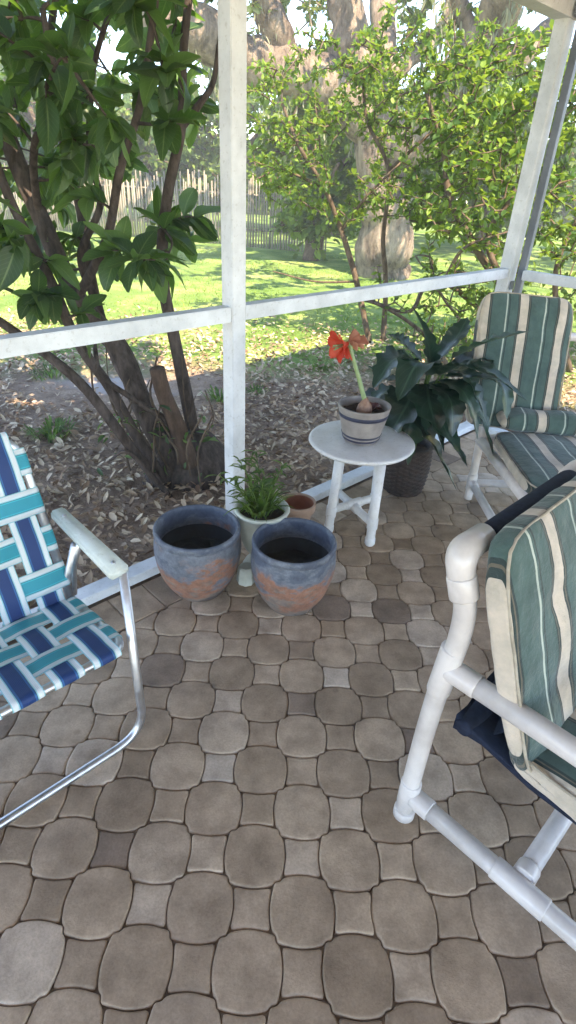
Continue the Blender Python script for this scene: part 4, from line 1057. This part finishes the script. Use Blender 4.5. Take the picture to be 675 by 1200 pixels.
def shrub_left():
    rnd = random.Random(31); base = Vector((-.60, 2.92, GZ))
    t = thing('shrub', 'large many trunked evergreen shrub with big dark leaves beyond the left screen', 'shrub', base)
    def B(x, y, Y): return at(x, y, Y)
    g = lambda x, y: Vector((x, y, GZ - .05))
    mb = MB()
    lines = [([B(218, 575, 2.9), B(190, 520, 2.85), B(165, 470, 2.85), B(140, 410, 2.9), B(90, 350, 2.95), B(45, 250, 3.0), B(5, 150, 3.05), B(-40, 20, 3.1)], .068, .034),
             ([B(200, 575, 2.8), B(160, 510, 2.7), B(130, 455, 2.65), B(90, 400, 2.6), B(60, 330, 2.6), B(10, 230, 2.6), B(-30, 110, 2.6)], .030, .017),
             ([B(190, 572, 2.75), B(140, 505, 2.55), B(95, 450, 2.5), B(40, 405, 2.5), B(-40, 350, 2.5)], .028, .018),
             ([B(236, 575, 3.0), B(222, 480, 3.0), B(205, 400, 3.0), B(190, 320, 3.0), B(196, 230, 3.0), B(212, 150, 3.0), B(215, 60, 3.0), B(228, -60, 3.0)], .040, .014),
             ([B(212, 150, 3.0), B(235, 120, 3.0), B(250, 95, 3.05), B(258, 40, 3.1)], .017, .009),
             ([B(175, 480, 2.9), B(140, 430, 3.1), B(112, 350, 3.2), B(95, 250, 3.3), B(70, 150, 3.4), B(60, 40, 3.5), B(75, -60, 3.5)], .032, .016),
             ([B(110, 350, 3.2), B(95, 300, 3.1), B(118, 240, 3.1), B(105, 180, 3.1), B(110, 80, 3.1), B(140, -20, 3.1)], .022, .01),
             ([B(215, 560, 2.85), B(200, 500, 2.8), B(160, 470, 2.7), B(120, 440, 2.6), B(110, 400, 2.7)], .02, .01),
             ([B(90, 350, 2.95), B(125, 280, 2.8), B(140, 200, 2.7), B(165, 120, 2.7), B(180, 20, 2.7), B(190, -60, 2.7)], .022, .01),
             ([B(45, 250, 3.0), B(40, 180, 2.8), B(60, 100, 2.6), B(50, 10, 2.6)], .02, .01),
             ([B(-30, 400, 2.4), B(-60, 300, 2.2), B(-80, 180, 2.1)], .02, .01),
             ([B(205, 590, 2.7), B(180, 560, 2.6), B(150, 530, 2.55), B(128, 540, 2.5)], .018, .006)]
    nodes = skeleton(mb, lines)
    # flared root mass
    mb.tube(cat_path([base + Vector((.02, .05, -.05)), base + Vector((.03, .04, .12)), base + Vector((-.01, .02, .26))], 4), [.25, .235, .225, .215, .20, .17, .15, .11, .06], 18)
    mb.tube(cat_path([base + Vector((.16, .02, -.05)), base + Vector((.13, .02, .08)), base + Vector((.06, .02, .22))], 4), [.12, .12, .115, .11, .10, .09, .07, .05, .03], 14)
    mb.tube(cat_path([base + Vector((-.16, -.08, -.05)), base + Vector((-.10, -.08, .08)), base + Vector((-.06, -.02, .2))], 4), [.10, .10, .095, .09, .08, .07, .06, .05, .03], 14)
    trunk_mb = mb
    mb = MB(); mb.tube(cat_path([B(222, 545, 2.78), B(208, 500, 2.76), B(192, 462, 2.74), B(184, 432, 2.72)], 4), [.05, .05, .048, .046, .045, .043, .042, .041, .04, .04, .039, .038, .038], 14)
    mb.build('stump_limb', M_stump, t)
    # thin suckers and vines around the base
    mb = MB()
    for i in range(26):
        x = rnd.uniform(135, 255); y = rnd.uniform(500, 570); Y = rnd.uniform(2.62, 2.95); a = B(x, y, Y); hgt = rnd.uniform(.12, .5)
        b = a + Vector((rnd.uniform(-.1, .1), rnd.uniform(-.05, .05), hgt)); m_ = a.lerp(b, .5) + Vector((rnd.uniform(-.08, .08), 0, 0)); mb.tube(cat_path([a, m_, b], 4), rnd.uniform(.002, .006), 6)
    mb.build('suckers', M_twig, t)
    # crown tips: ellipsoid volume, outside the screen wall
    tips = []; tries = 0
    while len(tips) < 340 and tries < 20000:
        tries += 1
        v = np.array([rnd.uniform(-1, 1) for _ in range(3)])
        if np.linalg.norm(v) > 1: continue
        p = Vector((-1.15 + 1.25 * v[0], 2.95 + 1.25 * v[1], 2.0 + 1.15 * v[2]))
        off = (p - A0).dot(NO)
        if off < .22: continue
        q = p - Vector(CP); z = q.dot(Vector(fwd)); px = 337.5 + FPX * q.dot(Vector(CR)) / z; py = 600 - FPX * q.dot(Vector(CU)) / z
        if px > 232 or (p.z < 1.02 and px > 120) or p.z < .9: continue
        if px > 120 and py > 330 - (px - 120) * .1: continue
        # open windows where the lawn and the fence show through
        dn = noise.noise(Vector((px * .016, py * .016, 2.2)))
        if dn > .12 and rnd.random() < .8: continue
        if 205 < py < 290 and 85 < px < 235 and rnd.random() < .55: continue
        tips.append(tuple(p))
    twigs_and_leaves(t, nodes, tips, dict(m=M_mag, w=.235, fine=True, droop=.32), 8, .155, M_barkdark, rnd, spread=1.0, back=.08, twr=.004, mb=trunk_mb)
    # a few leaves low on the base
    pos = []; d = []; s = []
    for i in range(70):
        p = B(rnd.uniform(120, 262), rnd.uniform(478, 560), rnd.uniform(2.6, 2.95)); pos.append(tuple(p)); d.append((rnd.gauss(0, 1), rnd.gauss(0, 1) - .3, rnd.gauss(.1, .5))); s.append(rnd.uniform(.03, .085))
    leaf_mesh('low_leaves', M_mag, pos, d, s, .42, .08, .3, t)
shrub_left()

def small_tree(name, label, cat, base, lines, centre, radii, ntips, per, ls, m, seed, twig=M_twig, w=.55, minz=.3, spread=1, hole=.15, hs=1.2, group=None, back=.2, twr=.004, bark=M_twig, clearfn=None):
    rnd = random.Random(seed); t = thing(name, label, cat, base, group); mb = MB(); nodes = skeleton(mb, lines, 10)
    tips = []; tries = 0
    while len(tips) < ntips and tries < ntips * 60:
        tries += 1; v = np.array([rnd.uniform(-1, 1) for _ in range(3)])
        if np.linalg.norm(v) > 1: continue
        p = Vector((centre[0] + radii[0] * v[0], centre[1] + radii[1] * v[1], centre[2] + radii[2] * v[2]))
        if p.z < minz or noise.noise(p * hs + Vector((seed, 0, 0))) > hole: continue
        if clearfn and clearfn(p): continue
        tips.append(tuple(p))
    twigs_and_leaves(t, nodes, tips, dict(m=m, w=w, fold=.06, droop=.2), per, ls, twig, rnd, spread=spread, back=back, twr=twr, mb=mb)
    return t
def outside(p):   # True when p would poke into the porch
    return (p - A0).dot(NO) < .35 and (p - CORNER).dot(D) < .35

G = lambda x, y: Vector((x, y, GZ - .03))
# airy young tree straight beyond the middle screen
small_tree('young_tree', 'airy young tree with small bright leaves beyond the middle screen', 'tree', G(.95, 6.3),
           [([G(.95, 6.3), at(452, 330, 6.3), at(449, 280, 6.3), at(455, 200, 6.3), at(430, 140, 6.3), at(425, 75, 6.3)], .03, .012),
            ([G(.80, 6.2), at(418, 330, 6.2), at(400, 270, 6.2), at(380, 220, 6.1), at(350, 170, 6.0), at(330, 120, 6)], .035, .012),
            ([at(400, 270, 6.2), at(430, 230, 6.0), at(470, 190, 5.9)], .018, .008), ([at(455, 200, 6.3), at(500, 160, 6.2), at(540, 120, 6.1)], .018, .008),
            ([at(418, 330, 6.2), at(370, 330, 5.6), at(320, 318, 5.3)], .012, .005), ([at(380, 220, 6.1), at(330, 200, 6.2), at(300, 210, 6.2)], .014, .006)],
           (.85, 6.3, 1.85), (1.6, 1.0, .95), 1000, 15, .055, M_small, 5, hole=.10, minz=1.1, hs=1.6, clearfn=outside)
# bushy shrub filling the right side behind the corner post
small_tree('bush', 'broad leafy bush behind the porch corner and the lounge chair', 'bush', G(2.6, 5.6),
           [([G(2.6, 5.6), at(540, 260, 5.6), at(520, 180, 5.6), at(500, 110, 5.5)], .04, .015), ([G(2.7, 5.6), at(575, 300, 5.5), at(600, 230, 5.4), at(640, 160, 5.3)], .035, .012),
            ([G(2.5, 5.6), at(520, 330, 5.3), at(480, 365, 5.0), at(430, 350, 4.9)], .03, .008), ([at(520, 330, 5.3), at(545, 290, 5.2), at(600, 270, 5.1)], .02, .006),
            ([G(2.7, 5.5), at(650, 330, 5.4), at(680, 250, 5.3), at(720, 180, 5.2)], .03, .01)],
           (2.5, 5.6, 1.5), (1.9, 1.0, 1.12), 1000, 12, .072, M_small, 9, hole=.13, minz=.25, hs=1.5, clearfn=lambda p: outside(p) or (p.z < 1.0 and noise.noise(p * 2.3) > -.05))
# low branchy shrub under the mid rail
small_tree('bush', 'low sparse bush under the rail behind the red flower', 'bush', G(1.35, 5.0),
           [([G(1.5, 5.1), at(500, 395, 5.0), at(450, 360, 4.9), at(400, 345, 4.8)], .025, .006), ([G(1.5, 5.1), at(545, 390, 5.0), at(520, 350, 5.0), at(505, 325, 5.0)], .02, .006)],
           (1.3, 4.95, .62), (.95, .45, .42), 110, 9, .055, M_small, 15, hole=.12, minz=.12, hs=2.2, clearfn=outside)
small_tree('bush', 'leafy bush beyond the screen at the far right edge', 'bush', G(4.2, 5.2),
           [([G(4.2, 5.2), Vector((4.2, 5.2, 1.2)), Vector((4.0, 5.0, 2.3))], .04, .012), ([G(4.2, 5.2), Vector((3.6, 4.9, 1.0)), Vector((3.2, 4.8, 1.9))], .03, .01)],
           (4.1, 5.3, 1.4), (1.2, 1.0, 1.5), 300, 11, .07, M_small, 19, hole=.15, minz=.15, hs=1.5, clearfn=outside)

# the great oak
def oak():
    rnd = random.Random(3); base = Vector((1.5, 11.3, GZ)); t = thing('oak_tree', 'huge old live oak with pale spreading limbs behind the young tree', 'tree', base)
    mb = MB(); Y = 11
    lines = [([base + Vector((0, 0, -.3)), at(452, 262, Y), at(448, 200, Y), at(440, 150, Y), at(432, 110, Y)], .50, .40),
             ([at(436, 150, Y), at(395, 105, 10.8), at(345, 85, 10.6), at(290, 70, 10.4), at(240, 40, 10), at(180, 15, 9.6)], .36, .27),
             ([at(436, 140, Y), at(415, 80, 11), at(405, 20, 11), at(400, -60, 11), at(390, -180, 11)], .34, .22),
             ([at(440, 145, Y), at(450, 90, 11.4), at(448, 20, 11.8), at(455, -80, 12)], .26, .18),
             ([at(450, 190, Y), at(500, 150, 10.6), at(540, 85, 10.2), at(575, 35, 9.8), at(600, -30, 9.4), at(640, -120, 9)], .36, .24),
             ([at(540, 85, 10.2), at(600, 70, 10.6), at(660, 20, 11), at(720, -60, 11.4)], .20, .12),
             ([at(345, 85, 10.6), at(320, 30, 10.4), at(300, -40, 10), at(270, -140, 9.6)], .22, .12),
             ([at(440, 100, 11), at(480, 70, 11.6), at(520, 30, 12), at(540, -60, 12)], .16, .10),
             ([at(560, 60, 10), at(540, 10, 9.8), at(520, -60, 9.5)], .14, .08)]
    nodes = skeleton(mb, lines, 22, .25)
    tips = []; 
    while len(tips) < 760:
        v = np.array([rnd.uniform(-1, 1) for _ in range(3)])
        if np.linalg.norm(v) > 1: continue
        p = Vector((1.2 + 8.5 * v[0], 10.8 + 5.5 * v[1], 5.2 + 2.6 * v[2]))
        if p.z < 3.1 or noise.noise(p * .55) > .22: continue
        tips.append(tuple(p))
    twigs_and_leaves(t, nodes, tips, dict(m=M_oakleaf, w=.5, fold=.05, droop=.2), 30, .15, M_oakbark, rnd, spread=1.6, back=.6, twr=.009, mb=mb)
    # hanging moss strands
    pos = []; d = []; s = []
    for i in range(160):
        p, q = nodes[rnd.randrange(len(nodes))]
        if p.z < 2.6: continue
        L0 = rnd.uniform(.2, .8)
        for k in range(14):
            f = rnd.random(); pos.append((p.x + rnd.gauss(0, .06), p.y + rnd.gauss(0, .06), p.z - q * .8 - L0 * f)); d.append((rnd.gauss(0, .25), rnd.gauss(0, .25), -1)); s.append(rnd.uniform(.08, .2))
    leaf_mesh('hanging_moss', M_moss, pos, d, s, .22, .05, .1, t)
oak()

def far_tree(label, x, y, h, rad, seed, m=M_bgleaf, n=260):
    base = G(x, y)
    top = base + Vector((0, 0, h))
    rnd = random.Random(seed)
    lines = [([base, base + Vector((.1, 0, h * .3)), base + Vector((rnd.uniform(-.4, .4), 0, h * .8))], .2, .08)]
    for k in range(4):
        a = rnd.uniform(0, 6.28); lines.append(([base + Vector((.1, 0, h * (.25 + .1 * k))), base + Vector((math.cos(a) * rad * .4, math.sin(a) * rad * .4, h * (.45 + .1 * k))), base + Vector((math.cos(a) * rad * .75, math.sin(a) * rad * .7, h * (.6 + .1 * k)))], .09, .03))
    small_tree('background_tree', label, 'tree', base, lines, (x, y, h * .56), (rad, rad * .8, h * .5), n, 22, .2, m, seed, hole=.2, minz=.4, hs=.8, group='trees beyond the stick fence', spread=1.8, back=.7, twr=.012)
for lb, x, y, h, rad, sd, mm in (('feathery tree with pale leaves just beyond the end of the fence', .2, 12.6, 2.9, 1.3, 108, M_small), ('wide bushy tree behind the fence seen beside the left post', -2.2, 18.5, 3.6, 2.4, 101, M_bgleaf), ('leafy tree behind the left end of the fence', -7.2, 18, 4.2, 2.6, 102, M_oakleaf),
                             ('rounded tree behind the airy young tree', .9, 18.5, 3.3, 2.2, 103, M_bgleaf), ('tall tree standing between the oak and the porch corner', 4.4, 15.5, 3.6, 2.4, 104, M_oakleaf),
                             ('low spreading tree directly behind the oak trunk', 2.6, 19, 3.6, 2.2, 107, M_bgleaf), ('bushy tree seen through the screen at the right edge', 8.6, 14.5, 3.8, 2.6, 105, M_bgleaf), ('dense tree behind the large leaved shrub', -4.9, 20, 3.6, 2.4, 106, M_bgleaf)):
    far_tree(lb, x, y, h, rad, sd, mm)

def woods():
    rnd = np.random.default_rng(4); n = 42000
    x = rnd.uniform(-34, 34, n); y = rnd.uniform(25, 31, n); hh = 3.6 + 1.3 * np.sin(x * .35) + 1.1 * np.sin(x * .9 + 1)
    z = rnd.uniform(-.1, 1, n) * hh; d = rnd.normal(0, 1, (n, 3))
    o = leaf_mesh('far_woods', M_bgleaf, np.stack([x, y, z], 1), d, rnd.uniform(.3, .6, n), .7, .05, .2); o['kind'] = 'stuff'; o['label'] = 'far mass of green woodland beyond the lawn'; o['category'] = 'woodland'
woods()

# ------------------------------------------------------------------ fence of pale sticks
def fence():
    t = thing('stick_fence', 'weathered pale stick fence along the far side of the lawn', 'fence', (-3, 15.2, GZ)); rnd = random.Random(8); mb = MB()
    A = Vector((-9, 16.6, GZ)); B = Vector((.6, 13.9, GZ)); n = 150
    for i in range(n):
        p = A.lerp(B, i / n) + Vector((0, rnd.uniform(-.02, .02), -.05)); h = 1.42 + rnd.uniform(-.14, .12); tx = rnd.uniform(-.03, .03); r_ = rnd.uniform(.017, .028)
        mb.tube([p, p + Vector((tx * .5, 0, h * .5)), p + Vector((tx, 0, h))], [r_, r_, r_ * .7], 6)
    o = mb.build('pickets', M_fence, t)
    for z in (.35, 1.05):
        mb = MB(); mb.tube([A + Vector((0, .04, z)), A.lerp(B, .5) + Vector((0, .05, z + .02)), B + Vector((0, .04, z))], .02, 6); mb.build('rail', M_fence, t)
fence()

# ------------------------------------------------------------------ litter, grass, weeds
def litter():
    n = 34000; x = rng.uniform(-4.2, 4.6, n * 3); y = rng.uniform(.2, 7.5, n * 3)
    off = (x - A0.x) * NO.x + (y - A0.y) * NO.y; s2 = (x - CORNER.x) * .70625 + (y - CORNER.y) * .70796
    keep = ((off > .06) | (s2 > .07)) & (rng.random(n * 3) < np.clip((7.2 - y) / 3.2, .02, 1))
    # bare soil patch
    patch = ((x + 1.35) / .9) ** 2 + ((y - 4.35) / .5) ** 2 < 1
    keep &= ~(patch & (rng.random(n * 3) < .85))
    x, y = x[keep][:n], y[keep][:n]; n = len(x)
    z = GZ + .012 + rng.uniform(0, .025, n) 
    z += np.array([.035 * noise.noise(Vector((a * .6, b * .6, 0))) for a, b in zip(x, y)])
    a = rng.uniform(0, 2 * np.pi, n); d = np.stack([np.cos(a), np.sin(a), rng.normal(.05, .22, n)], 1)
    o = leaf_mesh('fallen_leaves', M_dryleaf, np.stack([x, y, z], 1), d, rng.uniform(.022, .072, n), .45, .09, -.05, None, .35, .45)
    o['kind'] = 'stuff'; o['label'] = 'dry brown fallen leaves covering the ground outside the screen'; o['category'] = 'leaf litter'
    # a few leaves blown on the lawn-free border
litter()
def grass():
    n = 46000; x = rng.uniform(-7, 8, n); y = 4.4 + 9.5 * rng.random(n) ** 1.3
    nz = np.array([noise.noise(Vector((a * .7, b * .7, 3))) for a, b in zip(x, y)])
    keep = nz + (y - 5.3) * .45 > -.05 + rng.random(n) * .3; x, y = x[keep], y[keep]; n = len(x)
    d = np.stack([rng.normal(0, .5, n), rng.normal(0, .5, n), np.ones(n)], 1)
    o = leaf_mesh('lawn_grass', M_grass, np.stack([x, y, np.full(n, GZ - .01)], 1), d, rng.uniform(.02, .055, n), .2, .05, .3)
    o['kind'] = 'stuff'; o['label'] = 'sunlit green lawn grass beyond the leaf litter'; o['category'] = 'grass'
grass()
def weed(px, py, hh, sp, n, seed, label):
    d = fwd + CR * (px - 337.5) / FPX + CU * (600 - py) / FPX; tt = (GZ - CAMH) / d[2]; p = CP + d * tt
    rnd = random.Random(seed); mb = MB()
    for i in range(n):
        a = rnd.uniform(0, 6.28); rr = rnd.random() * sp; b = Vector((rr * math.cos(a), rr * math.sin(a), 0)); v = Vector((math.cos(a) * .6, math.sin(a) * .6, 1)).normalized(); l = hh * rnd.uniform(.5, 1.1)
        blade(mb, None, [b, b + v * l * .5, b + v * l * .85 + Vector((0, 0, -.01)), b + v * l + Vector((math.cos(a) * .02, math.sin(a) * .02, -.04))], [.003, .006, .005, .0006])
    o = mb.build('weed_tuft', M_lily); o.location = p; tag(o, label, 'weed', 'green weeds in the leaf litter')
weed(62, 512, .13, .12, 110, 1, 'bright green weed tuft above the lawn chair back')
weed(258, 470, .12, .10, 70, 2, 'weed tuft just left of the white post')
weed(300, 462, .09, .08, 50, 3, 'small weed tuft just right of the white post')
weed(375, 432, .11, .10, 50, 4, 'weed tuft in the litter beside the red flower')
weed(60, 440, .10, .16, 70, 5, 'faint weed tuft beyond the bare soil patch')

# ------------------------------------------------------------------ added haze volume, stands in for the milky veil of screen and glare
def haze():
    mb = MB(); mb.box((0, 18, 5.4), (82, 48, 13.8)); o = mb.build('haze', None, smooth=False) if False else None
    me = bpy.data.meshes.new('haze'); me.from_pydata(mb.v, [], mb.f); m = bpy.data.materials.new('veil_haze'); m.use_nodes = True; nt = m.node_tree
    nt.nodes.remove(nt.nodes['Principled BSDF']); v = nt.nodes.new('ShaderNodeVolumePrincipled'); v.inputs['Color'].default_value = (.95, .97, 1, 1); v.inputs['Density'].default_value = HAZE
    nt.links.new(v.outputs[0], nt.nodes['Material Output'].inputs['Volume']); me.materials.append(m)
    o = bpy.data.objects.new('haze', me); COL.objects.link(o); o['kind'] = 'stuff'
HAZE = .007
if HAZE: haze()

# ------------------------------------------------------------------ light
w = bpy.data.worlds.new("World"); SC.world = w; w.use_nodes = True; nt = w.node_tree; bg = nt.nodes['Background']
sky = nt.nodes.new('ShaderNodeTexSky'); sky.sky_type = 'NISHITA'; sky.sun_disc = False
EL = R(52); sd = Vector((.42, -.90, 0)).normalized()       # horizontal direction to the sun: behind the porch, slightly right
sky.sun_elevation = EL; sky.sun_rotation = math.atan2(sd.x, sd.y)
sky.dust_density = 0; sky.air_density = .8; sky.ozone_density = 6
nt.links.new(sky.outputs[0], bg.inputs[0]); bg.inputs[1].default_value = .15
sl = bpy.data.lights.new('sun', 'SUN'); so = bpy.data.objects.new('sun', sl); COL.objects.link(so)
sl.energy = 2.4; sl.angle = R(.5); sl.color = (1, .95, .86)
dirv = Vector((sd.x * math.cos(EL), sd.y * math.cos(EL), math.sin(EL))); so.rotation_euler = dirv.to_track_quat('Z', 'Y').to_euler(); so.location = dirv * 20

SC.view_settings.view_transform = 'Standard'; SC.view_settings.look = 'None'; SC.view_settings.gamma = 1
SC.view_settings.use_white_balance = True; SC.view_settings.white_balance_temperature = 8600; SC.view_settings.white_balance_tint = 14
SC.view_settings.exposure = 2.75
SC.render.engine = 'CYCLES'
SC.cycles.max_bounces = 10; SC.cycles.diffuse_bounces = 6; SC.cycles.transmission_bounces = 6; SC.cycles.transparent_max_bounces = 8
SC.cycles.use_denoising = True
SC.cycles.sample_clamp_indirect = 6
bpy.context.view_layer.update()
